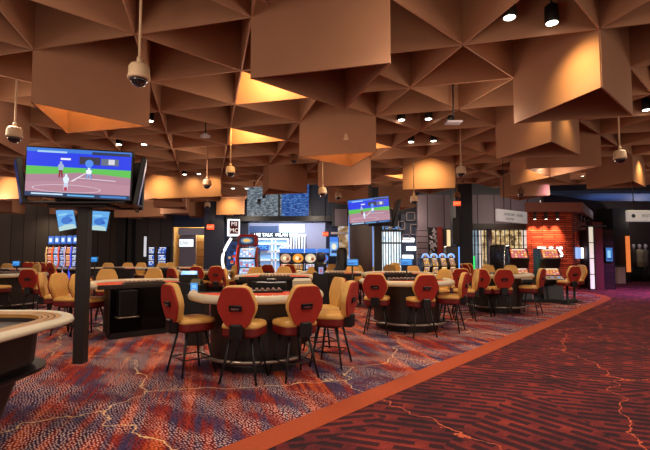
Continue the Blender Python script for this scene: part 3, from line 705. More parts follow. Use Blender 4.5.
def tv_panel(parent, w_, h_, ang, dist, tilt, z, art=True, off=0, m=M_screen):
    """a screen facing direction ang (radians from -Y, CCW) at distance dist from the mast"""
    f = bpy.data.objects.new('television_panel', None)
    mb = MB().bbox(-w_/2-.02, w_/2+.02, -.03, .035, -h_/2-.02, h_/2+.02, .01)
    o = mb.build('television_panel', M_blackp, parent); bpy.data.objects.remove(f)
    o.location = (dist*sin(ang), -dist*cos(ang), z); o.rotation_euler = (tilt, 0, ang)
    s_ = MB()
    if art: baseball(s_, (-w_/2, -.034, -h_/2), (w_, 0, 0), (0, 0, h_))
    else: quad_art(s_, (-w_/2, -.034, -h_/2), (w_, 0, 0), (0, 0, h_), [((0, 0, 1, 1), srgb(20, 40, 90))])
    s_.build('picture', m, o)
    return o
# big television cluster
px_, py_ = G(80, 363)
t = thing('television_mast', 'tall dark square mast carrying the big baseball television at left', 'television stand', (px_, py_, 0))
MB().bbox(-.07, .07, -.07, .07, 0, 2.2, .008).build('mast', mat('mast_brown', srgb(30, 24, 24), .5, noise=.15), t)
MB().bbox(-.66, .66, -.28, .30, 2.09, 2.125, .012).build('base_plate', M_black, t)
mb = MB(); mb.bbox(-.4, .4, -.2, .2, 2.05, 2.09, .012); mb.build('mount', M_black, t)
o = tv_panel(t, 1.28, .61, R(6), .0, R(3), 2.47); o.rotation_euler[1] = R(2.2); o.location.x = .08; o.location.y = -.30
def side(dx, dy, nang, w_, h_, z, x0, y0):
    o = tv_panel(t, w_, h_, nang, 0, R(9), z, False); o.location.x = x0+dx*w_/2; o.location.y = y0+dy*w_/2
side(-.37, .93, R(112), .62, .60, 2.40, .80, -.18)
side(-.60, .80, R(-53+0), .34, .56, 2.40, -.70, -.26)
o = tv_panel(t, 1.2, .655, R(180), .0, R(3), 2.42, False); o.location.y = .42
mb = MB(); mb.bbox(-.3, .3, -.25, .25, 2.15, 2.7, .02); mb.build('mount_frame', M_black, t)
# small television on far mast
q = at(378, 250, 13.3)
t = thing('television_mast', 'thin dark mast carrying the small baseball television near the centre', 'television stand', (q.x, 13.3, 0))
MB().bbox(-.11, .11, -.11, .11, 0, 2.3, .01).build('mast', MATS['mast_brown'], t)
tvs = tv_panel(t, 1.2, .72, R(-20), .3, R(3), 2.66); tvs.location.x = -.29; tvs.location.y = -.35; tvs.rotation_euler[1] = R(-4)
o = tv_panel(t, .7, .84, R(92), .0, R(14), 2.60, False); o.location.x = .52; o.location.y = .1
MB().bbox(-.3, .42, -.2, .25, 2.25, 2.75, .02).build('mount_frame', M_black, t)
# tilted screens behind
def pale_map(mb, o, u, v):
    quad_art(mb, o, u, v, [((0, 0, 1, 1), srgb(96, 160, 216)), (ell(.5, .45, .3, .18), srgb(60, 110, 190)), ((.1, .7, .6, .8), srgb(130, 190, 225)), ((.5, .6, .9, .68), srgb(60, 120, 200)), ([(0, 0), (1, 0), (.9, .2), (.4, .26), (0, .18)], srgb(170, 200, 200)), (ell(.75, .4, .12, .08), srgb(50, 95, 180))])
for k, (px, py, w_, h_, rz, ry, lab) in enumerate(((66.5, 219.5, .5, .68, 14, -13, 'small tilted pale blue screen left of the dark mast'), (100, 221, .66, .62, -14, 4, 'small tilted pale blue screen right of the dark mast'), (80, 223, .3, .6, -60, 6, 'narrow pale blue screen mostly hidden behind the dark mast'))):
    t = thing('hanging_screen', lab, 'screen', at(px, py, 14.2+.2*k), R(rz))
    a_ = MB().bbox(-w_/2-.015, w_/2+.015, -.03, .03, -h_/2-.015, h_/2+.015, .01).build('bezel', M_black, t); a_.rotation_euler = (R(-8), R(ry), 0)
    s_ = MB(); pale_map(s_, (-w_/2, -.034, -h_/2), (w_, 0, 0), (0, 0, h_)); s_.build('picture', M_screen, a_)
    MB().tube([(0, .06, 0), (0, .06, ZC+FIN-t.location.z)], .02, 6).build('hanger_rod', M_black, t)

# ================================================================== CHAIRS
def rnd_poly(pts, r, seg=3):
    out = []
    N = len(pts)
    for i in range(N):
        p = Vector(pts[i]); a = (Vector(pts[i-1])-p); b = (Vector(pts[(i+1) % N])-p)
        rr = min(r, a.length*.45, b.length*.45); A = p+a.normalized()*rr; B = p+b.normalized()*rr
        for k in range(seg+1):
            t_ = k/seg; out.append(tuple(A*(1-t_)**2+p*2*t_*(1-t_)+B*t_**2))
    return out
HEX = rnd_poly([(-.125, .0), (.125, .0), (.225, .20), (.225, .28), (.145, .465), (-.145, .465), (-.225, .28), (-.225, .20)], .06)
def back_layer(y0, y1, sc, bev, tilt=R(9), z0=.665):
    cz = .23
    def ring(s_, y): 
        r_ = []
        for x, z in HEX:
            X = x*s_; Z = cz+(z-cz)*s_; yy = y+.10*X*X*4*.25   # slight wrap round the sitter
            r_.append((X, yy*cos(tilt)-Z*sin(tilt), z0+Z*cos(tilt)+yy*sin(tilt)))
        return r_
    return [ring(sc-bev*2, y0), ring(sc-.0, y0+bev*.6*(1 if y1 > y0 else -1)), ring(sc, y1-bev*.6*(1 if y1 > y0 else -1)), ring(sc-bev*2.6, y1)]
SEAT = rnd_poly([(-.21, -.21), (.21, -.21), (.235, .10), (.17, .23), (-.17, .23), (-.235, .10)], .07)
def make_stool(name, label, pedestal=False):
    t = thing(name, label, 'chair')
    def sr(s_, z): return [(x*s_, y*s_, z) for x, y in SEAT]
    mb = MB(); mb.loft([sr(.93, .515), sr(1.0, .535), sr(1.0, .61)], smooth=False); mb.build('seat_base', M_dred, t)
    mb = MB(); mb.loft([sr(1.0, .61), sr(1.02, .63), sr(.98, .66), sr(.82, .675), sr(.4, .68)], smooth=True); mb.build('seat', M_tan, t)
    mb = MB(); mb.loft(back_layer(-.275, -.245, .97, .012), smooth=False); mb.build('backrest_shell', M_red, t)
    mb = MB(); mb.loft(back_layer(-.246, -.175, 1.0, .02), smooth=False); mb.build('backrest_cushion', M_tan, t)
    tl = R(9); z = .82; y = -.275-.0
    def bp(x, zz, yy): return (x, yy*cos(tl)-zz*sin(tl), .655+zz*cos(tl)+yy*sin(tl))
    mb = MB(); ring = lambda yy, s_: [bp(x*s_, .24+dz*s_, yy) for x, dz in ((-.07, -.032), (.07, -.032), (.07, .032), (-.07, .032))]
    mb.loft([ring(-.27, 1), ring(-.288, 1), ring(-.292, .9)]); bd = mb.build('badge', M_blackp, t)
    mb = MB(); rg = lambda yy: [bp(x, .235+dz, yy) for x, dz in ((-.045, -.008), (.045, -.008), (.045, .008), (-.045, .008))]
    mb.loft([rg(-.29), rg(-.296)]); mb.build('badge_bar', M_chrome, bd)
    MB().bbox(-.075, .075, -.31, -.18, .50, .67, .015).build('bracket', M_blackp, t)
    if pedestal:
        MB().lathe([(.22, 0), (.21, .02), (.05, .045), (.035, .06), (.035, .51)], n_=18).build('pedestal', M_black, t)
    else:
        MB().bbox(-.14, .14, -.14, .14, .49, .517, .008).build('seat_frame', M_black, t)
        for sx in (-1, 1):
            for sy in (-1, 1):
                MB().tube([(sx*.12, sy*.12, .505), (sx*.215, sy*.215, 0)], .017, 6, r2=.013).build('leg', M_black, t)
        c_ = .175
        MB().tube([(c_, c_, .19), (-c_, c_, .19), (-c_, -c_, .19), (c_, -c_, .19)], .009, 6, closed=True).build('footrest', M_black, t)
    return t
stool0 = make_stool('bar_stool', 'x'); ped0 = make_stool('swivel_chair', 'x', True)
first = {'s': True, 'p': True}
def stool(px, Y, head, label, group=None, ped=False):
    k = 'p' if ped else 's'; src = ped0 if ped else stool0
    o = src if first[k] else copy_tree(src); first[k] = False
    o.location = (XP(px, Y), Y, 0); o.rotation_euler.z = R(head-90)
    o['label'] = label; o['group'] = group or ('swivel chairs at the slot machines' if ped else 'stools around the gaming tables')
    return o
# central table
stool(192, 5.62, 42, 'red-backed stool alone on the left of the nearest table, turned right')
stool(247, 5.38, 80, 'red-backed stool facing away at the middle front of the nearest table')
stool(294, 5.42, 122, 'red-backed stool at the right front of the nearest table, seat turned left')
stool(331, 6.0, 160, 'red-backed stool, nearer one of the pair at the right end of the nearest table')
stool(322, 6.7, 202, 'tan-fronted stool, farther one of the pair at the right end of the nearest table')
# table 2 (left)
stool(58, 8.6, 22, 'stool seen edge-on with orange-red side and tan front, left of the dark mast')
stool(71, 8.15, -12, 'tan-fronted stool turned toward us immediately left of the dark mast')
stool(90, 8.0, -25, 'stool mostly hidden behind the dark mast, its tan seat showing at the right')
stool(107, 10.1, -62, 'tan-fronted stool, left one of two behind the table right of the dark mast')
stool(148, 10.5, -98, 'tan-fronted stool, right one of two behind the table right of the dark mast')
# table 3 far left
stool(36, 10.7, 88, 'dark red stool facing away at the table on the left, beside the edge-on stool')
stool(-2, 10.9, 84, 'dark red stool cut off by the left edge of the photo')
stool(21, 14.6, -115, 'small tan stool behind the left table, right of a little blue monitor')
stool(1, 15.3, -90, 'small tan stool cut off by the left edge, on the far left table')
# far middle tables
for k, (px, Y, h, lab) in enumerate(((107, 16.4, -80, 'tiny tan stool just right of the blue monitor beside the mast'),
        (123.5, 16.8, -95, 'tiny tan stool at the distant dark table, second along from the mast'),
        (137, 17.0, -100, 'tiny tan stool at the distant dark table, third along from the mast'),
        (166, 16.6, -40, 'tiny tan stool turned sideways under the shop opening'),
        (175, 17.4, -30, 'tiny tan stool turned sideways under the shop opening, right one of two'))):
    stool(px, Y, h, lab)
stool(200, 12.9, 84, 'red-backed stool, left one of two side by side behind the card shufflers')
stool(217, 12.9, 96, 'red-backed stool, right one of two side by side behind the card shufflers')
stool(182, 11.4, 50, 'dark red stool half hidden behind the angled stool of the nearest table')
stool(203, 14.9, 10, 'small tan-edged stool behind the two side by side red stools')
stool(226, 13.6, -130, 'tan stool in front of the arched machine')
stool(236, 10.9, 20, 'orange-red stool seen from the side just behind the nearest table')
stool(252, 11.5, -100, 'tan-fronted stool directly in front of the red slot machine')
stool(283, 11.9, -90, 'tan-fronted stool behind the nearest table, under the amber wheel machine')
stool(311, 12.3, -110, 'tan-fronted stool left of the black podium')
stool(262, 15.3, 60, 'small dark red stool under the gridded glazed screen')
stool(268.5, 14.6, 90, 'small bright red stool right of the dark red one under the glazed screen')
stool(293, 14.9, 70, 'small dark red stool behind the tan stools, under the wheel machines')
stool(353, 12.6, -70, 'small tan stool left of the round column foot, behind a blue monitor')
stool(333, 14.7, -90, 'small tan stool right of the black podium, at the far table')
stool(362, 13.2, -60, 'small tan stool in front of the round column')
# table 8
stool(377, 8.3, 76, 'orange-red backed stool, left one facing away at the second table right of centre')
stool(419, 8.15, 100, 'orange-red backed stool, right one facing away at the second table right of centre')
stool(448, 8.6, 150, 'red stool turned left, nearest at the right end of the second table')
stool(437, 9.9, 215, 'tan-fronted stool at the far right end of the second table')
stool(461, 10.9, 75, 'orange-red stool behind the tan-fronted one, at the third table')
stool(464, 9.9, 170, 'narrow red and tan stool seen edge-on between the second and third tables')
# middle right far
stool(391, 14.0, -90, 'tan stool facing us below the bright storefront window')
stool(404, 12.3, -125, 'larger tan stool turned left below the three white lit panels')
stool(397, 16.6, -80, 'small brown stool below the bright storefront window, behind two tan ones')
# table 9
stool(501, 10.6, 84, 'dark red stool facing away at the third table')
stool(521, 11.1, 140, 'dark red stool turned left at the right end of the third table')
stool(513, 13.3, -100, 'tan-fronted stool in front of the left gold slot machine')
stool(495, 13.3, -70, 'small tan stool at the far side of the third table')
stool(480, 14.2, 200, 'small red and tan stool seen from the side below the shop window')
stool(483, 10.7, 60, 'dark red stool at the left end of the third table')
# slot machine chairs
stool(567, 13.0, 105, 'dark red swivel chair at the right gold slot machine', ped=True)
stool(574, 13.7, 190, 'tan swivel chair alone at the far right by the red stone wall', ped=True)
for k, px in enumerate((33, 38, 43.5, 50, 57.5)):
    stool(px, 18.6-.35*k, 64, ['first', 'second', 'third', 'fourth', 'fifth'][k]+' from the left of five small red chairs facing the slot machine bank', ped=True)
for k, px in enumerate((450, 458, 465.5, 471)):
    stool(px, 14.7+.5*k, 80-10*k, ['first', 'second', 'third', 'fourth'][k]+' from the left of four small red chairs by the gold emblem machines', ped=True)

# ================================================================== TABLES
def d_outline(hw, dp, n_=28, inset=0):
    """D shape: straight edge on y=0 (+Y side dealer), arc to -Y"""
    a = hw-inset; b = dp-inset; pts = []
    for k in range(n_+1):
        t_ = pi*k/n_
        x = -cos(t_); y = -sin(t_)
        pts.append((a*math.copysign(abs(x)**.85, x), b*abs(y)**.8*-1))
    return pts
def ring_pts(p, z): return [(x, y, z) for x, y in p]
def d_table(name, hw, dp, label, group='card tables', felt=M_felt):
    t = thing(name, label, 'gaming table', group=group)
    H = .86
    o0 = d_outline(hw, dp)
    def rp(ins, z, up=0): return [(x, y+(-inset_edge(ins)), z) for x, y in d_outline(hw, dp, inset=ins)]
    def inset_edge(i): return 0
    # padded rail around the arc
    prof = [(.0, H+.03), (.015, H+.065), (.05, H+.09), (.10, H+.085), (.125, H+.06), (.125, H+.01), (.05, H-.015), (.01, H)]
    rings = []
    for k in range(len(o0)):
        rings.append([])
    outs = [d_outline(hw, dp, inset=i) for i, z in prof]
    for k in range(len(o0)): rings[k] = [(outs[q][k][0], outs[q][k][1], prof[q][1]) for q in range(len(prof))]
    MB().loft(rings, smooth=True).build('padded_rail', M_cream, t)
    f = d_outline(hw, dp, inset=.115)
    ft = MB().prism(f, H, H+.045).build('felt', felt, t)
    mb = MB()
    for k in range(-2, 3):
        a = -pi/2+k*.42; cx = .62*(hw-.1)*cos(a)*1.15; cy = .62*(dp-.1)*sin(a)
        rr = [(cx+.07*cos(q*pi/6), cy+.07*sin(q*pi/6)) for q in range(12)]; r2_ = [(cx+.058*cos(q*pi/6), cy+.058*sin(q*pi/6)) for q in range(12)]
        for q in range(12):
            w2 = (q+1) % 12; mb.add([(*rr[q], H+.0465), (*rr[w2], H+.0465), (*r2_[w2], H+.0465), (*r2_[q], H+.0465)], [(0, 1, 2, 3)])
    mb.build('betting_circles', M_white, ft)
    # base
    b0 = d_outline(hw-.30, dp-.24); b1 = d_outline(hw-.34, dp-.28)
    MB().loft([ring_pts(b0, .10), ring_pts(b0, H-.02)]).build('body', M_brown, t)
    MB().loft([ring_pts(b1, 0), ring_pts(b1, .10)]).build('plinth', M_black, t)
    fr = d_outline(hw-.19, dp-.13)
    MB().tube(ring_pts(fr, .16), .022, 8).build('foot_rail', M_steel, t)
    # dealer side
    MB().bbox(-.36, .36, -.20, -.02, H+.045, H+.075, .008).build('chip_tray', M_blackp, t)
    mb = MB()
    for k in range(9): mb.tube([(-.31+k*.078, -.17, H+.085), (-.31+k*.078, -.05, H+.085)], .022, 8)
    mb.build('chips', mat('chips', srgb(150, 120, 110), .5, noise=.6, nscale=60), t)
    MB().box(-hw+.32, hw-.32, -.02, 0, .10, H).build('dealer_panel', M_blackp, t)
    MB().bbox(-hw+.12, hw-.12, -.05, .015, H-.02, H+.055, .008).build('dealer_edge', M_brown, t)
    MB().bbox(hw*.55-.3, hw*.55, -.02, .18, .38, H-.04, .01).build('drop_box', M_blackp, t)
    MB().bbox(hw*.55-.32, hw*.55+.02, -.02, .2, .365, .38, .004).build('drop_box_shelf', M_steel, t)
    return t
TABS = {}
def table(px, Y, rot, label, hw=.92, dp=1.15):
    k = (hw, dp)
    if k not in TABS: TABS[k] = o = d_table('card_table', hw, dp, label)
    else: o = copy_tree(TABS[k])
    o.location = (XP(px, Y), Y, 0); o.rotation_euler.z = R(rot); o['label'] = label; return o
T1 = table(256, 6.42, 12, 'nearest card table with cream padded rail and orange felt, centre left')
T2 = table(146, 8.05, 222, 'card table right of the dark mast, showing its dark dealer side and drop box')
T3 = table(14, 12.1, 0, 'card table at the left edge with a cream rail and dark base')
T4 = table(-6, 14.3, 180, 'far card table at the left edge below the small tan stools')
T5 = table(112, 15.7, 180, 'distant dark card table right of the mast under the slot machines screens')
T5b = table(168, 15.7, 180, 'distant dark card table beneath the green lit slot machines')
T6 = table(206, 14.0, 0, 'far card table in front of the two side by side red stools')
T7 = table(274, 10.3, 180, 'card table behind the nearest one, its rail level with three tan stools')
T8 = table(404, 9.2, 6, 'second card table right of centre with cream rail, ringed by red stools')
T9 = table(491, 11.8, 4, 'third card table in front of the gold slot machines')
T10 = table(399, 11.7, 180, 'far card table below the bright storefront window')
T11 = table(331, 12.0, 180, 'far card table between the black podium and the round column')

# keep every stool clear of the table bodies
for st in [o for o in list(col.objects) if o.get('category') == 'chair']:
    for tb in (T1, T2, T3, T4, T5, T5b, T6, T7, T8, T9, T10, T11):
        mw = Matrix.Translation(tb.location) @ Matrix.Rotation(tb.rotation_euler.z, 4, 'Z'); q = mw.inverted() @ st.location
        for it in range(60):
            if q.y < .24 and (q.x/.86)**2+(min(q.y, 0)/1.15)**2 < 1:
                if q.y > -.35 and abs(q.x) < .55: q.y += .02
                else: q = Vector((q.x*1.02+(.002 if q.x > 0 else -.002), q.y*1.02, 0))
            else: break
        st.location = mw @ q
# near roulette style table at bottom left
t = thing('roulette_table', 'large dark table at bottom left with rounded cream rail and tan wood inlay', 'gaming table', (-3.42, 3.05, 0))
def srect(hx, hy, r, n_=10):
    pts = []
    for (sx, sy, a0_) in ((1, -1, -pi/2), (1, 1, 0), (-1, 1, pi/2), (-1, -1, pi)):
        for k in range(n_+1):
            a = a0_+k*pi/2/n_; pts.append((sx*(hx-r)+r*cos(a), sy*(hy-r)+r*sin(a)))
    return pts
HX, HY, RR = 1.41, 1.10, .66
def rr(ins, z): return [(x, y, z) for x, y in srect(HX-ins, HY-ins, max(.08, RR-ins))]
MB().loft([rr(.03, .888), rr(.006, .895), rr(.0, .908), rr(.01, .93), rr(.035, .94), rr(.08, .94), rr(.10, .933), rr(.10, .888)], cap=False, smooth=True).build('padded_rail', M_cream, t)
mb = MB(); mb.loft([rr(.10, .935), rr(.25, .928), rr(.25, .90)], cap=False); wd_ = mb.build('cup_holder_rail', M_wood, t)
MB().loft([rr(.25, .90), rr(.27, .62)], cap=False).build('inner_wall', M_brown, t)
mb = MB()
for dz, i_ in ((.9345, .135), (.932, .18), (.9295, .225)):
    mb.loft([rr(i_, dz), rr(i_+.012, dz-.0005)], cap=False)
mb.build('dark_inlay', M_brown, wd_)
mb = MB(); mb.loft([rr(.27, .62), rr(.27, .625)]); mb.build('table_bed', mat('dark_felt', srgb(52, 34, 30), .9, noise=.2), t)
mb = MB()
for k in range(16):
    for j_ in range(2): mb.lathe([(.02, .626), (.02, .626+.03+.02*random.random())], .25+k*.05, .55+j_*.05, 8)
mb.build('chip_stacks', M_blackp, t)
MB().loft([rr(.30, .56), rr(.27, .60), rr(.27, .87)]).build('apron', M_brown, t)
MB().loft([rr(.20, .535), rr(.19, .545), rr(.19, .565)]).build('foot_ledge', M_blackp, t)
MB().loft([rr(.52, 0), rr(.50, .1), rr(.36, .535)]).build('pedestal', M_brown, t)

# ================================================================== SMALL THINGS ON AND BESIDE TABLES
def monitor(px, py, Y, w_, h_, rz, label, zbase=.0, tilt=-10):
    q = at(px, py, Y)
    t = thing('monitor', label, 'monitor', (q.x, Y, zbase), R(rz), 'blue pit monitors'); z = q.z-zbase
    a_ = MB().bbox(-w_/2-.015, w_/2+.015, -.02, .03, -h_/2-.015, h_/2+.015, .008).build('bezel', M_blackp, t); a_.location = (0, 0, z); a_.rotation_euler.x = R(tilt)
    s_ = MB(); quad_art(s_, (-w_/2, -.023, -h_/2), (w_, 0, 0), (0, 0, h_), [((0, 0, 1, 1), srgb(50, 130, 205)), ((.1, .6, .9, .8), srgb(90, 165, 225)), ((.1, .2, .6, .4), srgb(36, 96, 175))]); s_.build('picture', M_screen, a_)
    MB().tube([(0, .03, 0), (0, .03, z)], .02, 8).build('post', M_black, t)
    MB().lathe([(.12, 0), (.12, .015), (.03, .02)], n_=14).build('foot', M_black, t)
    return t
monitor(352.5, 262.5, 9.9, .24, .13, 5, 'small blue monitor on a post, left of the round column foot', .0)
monitor(406.5, 262, 11.0, .27, .15, -12, 'small blue monitor on a post below the white lit panels', .0)
monitor(16.5, 263.5, 13.2, .2, .13, 0, 'small blue monitor at the far left beside a tan stool', 0)
monitor(94.5, 259.5, 14.6, .2, .15, 0, 'small blue monitor just right of the dark mast', 0)
def box_thing(name, label, cat, px, py_bottom, Y, w_, d, h_, z, m, rz=0, extra=None, group=None):
    t = thing(name, label, cat, (XP(px, Y, z), Y, z), R(rz), group)
    MB().bbox(-w_/2, w_/2, -d/2, d/2, 0, h_, .012).build('body', m, t)
    if extra: extra(t)
    return t
ZT = .906
def shoe_extra(t):
    MB().add([(-.08, -.1, .16), (.08, -.1, .16), (.08, -.02, .24), (-.08, -.02, .24), (-.08, .1, .16), (.08, .1, .16)], [(0, 1, 2, 3), (2, 5, 4, 3), (0, 3, 4), (1, 5, 2)]).build('sloped_lid', M_blackp, t)
    s_ = MB(); quad_art(s_, (-.06, -.108, .02), (.12, 0, 0), (0, 0, .16), [((0, 0, 1, 1), srgb(80, 150, 220)), ((.2, .5, .8, .8), srgb(130, 190, 235))]); s_.build('picture', M_screen, t)
box_thing('card_shuffler', 'black card shuffler with pale blue display, left end of the nearest table', 'card shuffler', 197, 0, 7.3, .22, .2, .16, .80, M_blackp, -10, shoe_extra)
box_thing('shuffler_stand', 'black stand holding the card shuffler left of the nearest table', 'stand', 197, 0, 7.3, .3, .26, .795, 0, M_black, -10)
def lid2(t): MB().add([(-.14, -.1, .13), (.14, -.1, .13), (.14, .1, .19), (-.14, .1, .19), (-.14, .1, .13), (.14, .1, .13)], [(0, 1, 2, 3), (3, 2, 5, 4), (0, 3, 4), (1, 5, 2)]).build('display_lid', M_glowc, t)
box_thing('card_shuffler', 'black card shuffler with bright blue sloping top, behind the pale blue display one', 'card shuffler', 189, 0, 8.6, .34, .25, .13, .92, M_blackp, 10, lid2)
box_thing('shuffler_stand', 'black stand under the shuffler with the bright blue sloping top', 'stand', 189, 0, 8.6, .34, .25, .915, 0, M_black, 10)
def scr(t): MB().bbox(-.08, .08, -.04, .04, .14, .19, .01).build('card_slot', M_blackp, t)
def legs4(t):
    for sx in (-1, 1):
        MB().bbox(sx*.2-.02, sx*.2+.02, -.08, .08, -.84, 0, .006).build('leg', M_black, t)
box_thing('card_shuffler', 'wide low black box behind the orange felt of the nearest table', 'card shuffler', 271.5, 0, 7.35, .48, .2, .14, .85, M_blackp, 0, lambda t: (scr(t), legs4(t)))
box_thing('card_shoe', 'white box with rounded corners behind the nearest table', 'card shuffler', 302, 0, 7.4, .30, .2, .16, .86, M_cream, 0, lambda t: (MB().bbox(-.13, .13, -.08, .08, .16, .175, .006).build('lid', M_white, t), MB().bbox(-.1, .1, -.08, .08, -.86, 0, .01).build('stand', M_black, t)))
# black podium (tall dark silhouette)
t = thing('pit_podium', 'tall narrow black podium with dark rounded top right of the tan stools', 'podium', (XP(321, 9.6), 9.6, 0))
MB().bbox(-.17, .17, -.14, .14, 0, 1.05, .02).build('cabinet', M_blackp, t)
MB().bbox(-.14, .12, -.1, .1, 1.05, 1.28, .05).build('upper_box', M_black, t)
MB().lathe([(.07, 1.28), (.10, 1.32), (.10, 1.44), (.06, 1.47)], n_=14).build('rounded_top', mat('dark_blue_plastic', srgb(36, 42, 62), .4), t)
s_ = MB(); quad_art(s_, (-.05, -.15, 1.02), (.1, 0, 0), (0, 0, .14), [((0, 0, 1, 1), srgb(130, 140, 190)), ((.3, .2, .7, .7), srgb(190, 90, 90))]); s_.build('label_plate', M_screen, t)
t = thing('pit_podium', 'black flared stand against the bright shop interior left of the round column', 'podium', (XP(342, 13.9), 13.9, 0))
MB().loft([[(r_*cos(2*pi*i/10), r_*.7*sin(2*pi*i/10), z) for i in range(10)] for r_, z in ((.3, 0), (.3, .9), (.2, 1.05), (.16, 1.3), (.17, 1.55), (.12, 1.62))], smooth=True).build('body', M_blackp, t)

# ================================================================== SLOT MACHINES
def slot(px, Y, head, label, w_=.62, h_=1.75, trim=None, dome=False, topper=None, pal=0, mid=True, name='slot_machine', group=None, deckc=None):
    t = thing(name, label, 'slot machine', (XP(px, Y), Y, 0), R(head+90), group)   # front towards local -Y, head = facing angle
    d = .6; hw = w_/2
    prof = [(d/2, 0), (d/2, h_), (-.02, h_), (-.14, h_*.80), (-.06, h_*.62), (-.16, h_*.48), (-.34, h_*.42), (-.34, h_*.37), (-.2, h_*.33), (-.24, 0)]
    mb = MB(); mb.loft([[(-hw, y, z) for y, z in prof], [(hw, y, z) for y, z in prof]]); mb.build('cabinet', M_cab, t)
    pals = [[(205, 60, 40), (225, 170, 80), (200, 130, 150), (240, 210, 150)], [(60, 110, 210), (220, 200, 120), (220, 230, 245), (30, 60, 150)], [(220, 150, 50), (240, 200, 90), (60, 90, 150), (40, 50, 90)], [(120, 170, 225), (220, 90, 90), (150, 180, 230), (235, 235, 245)]][pal % 4]
    def art(seed, dark):
        rnd = random.Random(seed); out = [((0, 0, 1, 1), tuple(v*dark for v in srgb(*pals[0])))]
        for r_ in range(4):
            for c_ in range(5):
                cc = rnd.choice(pals[1:]); out.append(((.04+c_*.19, .06+r_*.22, .04+c_*.19+.14, .06+r_*.22+.17), tuple(v*dark for v in srgb(*cc))))
        out.append(((.1, .86, .9, .95), srgb(245, 235, 210)))
        return out
    def surf(y0, z0, y1, z1, name_, rects, m_=.05):
        s_ = MB(); off = -.008; quad_art(s_, (-hw+m_, y0+off, z0), (w_-2*m_, 0, 0), (0, y1-y0, z1-z0), rects); s_.build(name_, M_screen, t)
    surf(-.14+.0, h_*.80+.02*h_, -.02-.005, h_*.985, 'upper_screen', art(px, .9)); surf(-.155, h_*.50, -.065, h_*.62, 'lower_screen', art(px+1, .8))
    if mid: surf(-.07, h_*.64, -.135, h_*.785, 'middle_screen', art(px+2, .9))
    MB().add([(-hw+.03, -.335, h_*.424), (hw-.03, -.335, h_*.424), (hw-.03, -.17, h_*.484), (-hw+.03, -.17, h_*.484)], [(0, 1, 2, 3)]).build('button_deck', mat('deck_cream', srgb(200, 190, 170), .4), t)
    for k in range(4):
        MB().lathe([(.025, 0), (.025, .015)], n_=8).build('button', M_glowb if k % 2 else M_dred, t, (-.15+k*.1, -.25, h_*.455))
    if trim:
        for s_ in (-1, 1):
            pts = [(s_*(hw+.012), y-.01, z) for y, z in [(-.02, h_), (-.14, h_*.80), (-.06, h_*.62), (-.16, h_*.48), (-.30, h_*.36), (-.22, h_*.2), (-.24, .02)]]
            MB().tube(pts, .03, 6).build('edge_trim', trim, t)
    if dome:
        n_ = 12; arc = [(-(hw-.03)*cos(pi*k/n_), (hw-.03)*sin(pi*k/n_)*1.1) for k in range(n_+1)]
        mb = MB(); mb.loft([[(x, .0, h_+z) for x, z in arc], [(x, .14, h_+z) for x, z in arc]]); dm = mb.build('dome_topper', M_cab, t)
        mb = MB(); mb.tube([(x, -.01, h_+z) for x, z in arc], .03, 6); mb.build('dome_light', mat('dome_rim', (.3, .5, 1), .4, emit=(.22, .42, .9), es=1.1), dm)
        s_ = MB(); pts = []
        for k in range(16):
            a = pi/2+k*pi/8; rad = .19 if k % 2 == 0 else .12; pts.append((.5+rad*1.2*cos(a), .45+rad*2*sin(a)))
        quad_art(s_, (-hw+.05, -.012, h_), (w_-.1, 0, 0), (0, 0, hw), [(ell(.5, .35, .42, .5, 16), srgb(24, 44, 96)), (pts, srgb(232, 176, 70)), (ell(.5, .45, .1, .18), srgb(150, 90, 30))]); s_.build('dome_picture', M_screen, dm)
    if topper:
        q = MB().bbox(-.11, .11, -.04, .06, h_+.12, h_+.5, .02).build('topper', mat('topper_%s' % topper, (.05, .15, .6), .4, emit=(.03, .12, .5), es=.8), t)
        s_ = MB(); quad_art(s_, (-.07, -.045, h_+.2), (.14, 0, 0), (0, 0, .22), [((0, 0, 1, 1), srgb(150, 190, 245)), ((.2, .2, .8, .8), srgb(245, 250, 255))]); s_.build('picture', M_screen, q)
        MB().tube([(0, .01, h_), (0, .01, h_+.12)], .03, 6).build('topper_post', M_black, t)
    return t
cols = [mat('trim_amber', (.8, .5, .2), .4, emit=(.75, .42, .15), es=.8), mat('trim_redorange', (.9, .15, .05), .4, emit=(.9, .12, .03), es=.8), mat('trim_red', (.9, .1, .05), .4, emit=(.85, .1, .04), es=.8),
        mat('trim_lilac', (.7, .5, .7), .4, emit=(.6, .42, .55), es=.8), mat('trim_blue', (.05, .1, .9), .4, emit=(.04, .08, .9), es=1.0)]
lab5 = ['amber', 'orange-red', 'bright red', 'lilac', 'deep blue']
for k in range(5):
    slot(49.8+k*6.2, 21.2-k*.22, -78, 'slot machine with %s edge strips in the bank of five left of the mast' % lab5[k], w_=.27, h_=1.75, trim=cols[k], topper='blue', pal=(0, 3, 1, 0, 1)[k], group='bank of five slot machines by the left wall')
# green/blue pair
slot(150, 20.6, -80, 'left blue screened slot machine with green top glow, by the lit shop opening', w_=.46, h_=1.75, pal=1, trim=None, group='blue screened machines by the shop opening')
slot(162.5, 20.8, -95, 'right blue screened slot machine by the lit shop opening', w_=.46, h_=1.75, pal=1, group='blue screened machines by the shop opening')
t = thing('light_tower', 'slim silvery light tower left of the blue screened slot machines', 'light', (XP(145, 20.3), 20.3, 0))
MB().box(-.13, .13, -.06, .06, 0, 2.3).build('body', M_black, t); MB().box(-.05, .06, -.08, -.06, 1.3, 2.2).build('glowing_tube', mat('silver_glow', (.7, .75, .8), .4, emit=(.5, .55, .62), es=.9), t)
MB().bbox(-.17, .17, -.08, .08, 2.3, 2.36).build('cap', M_black, t)
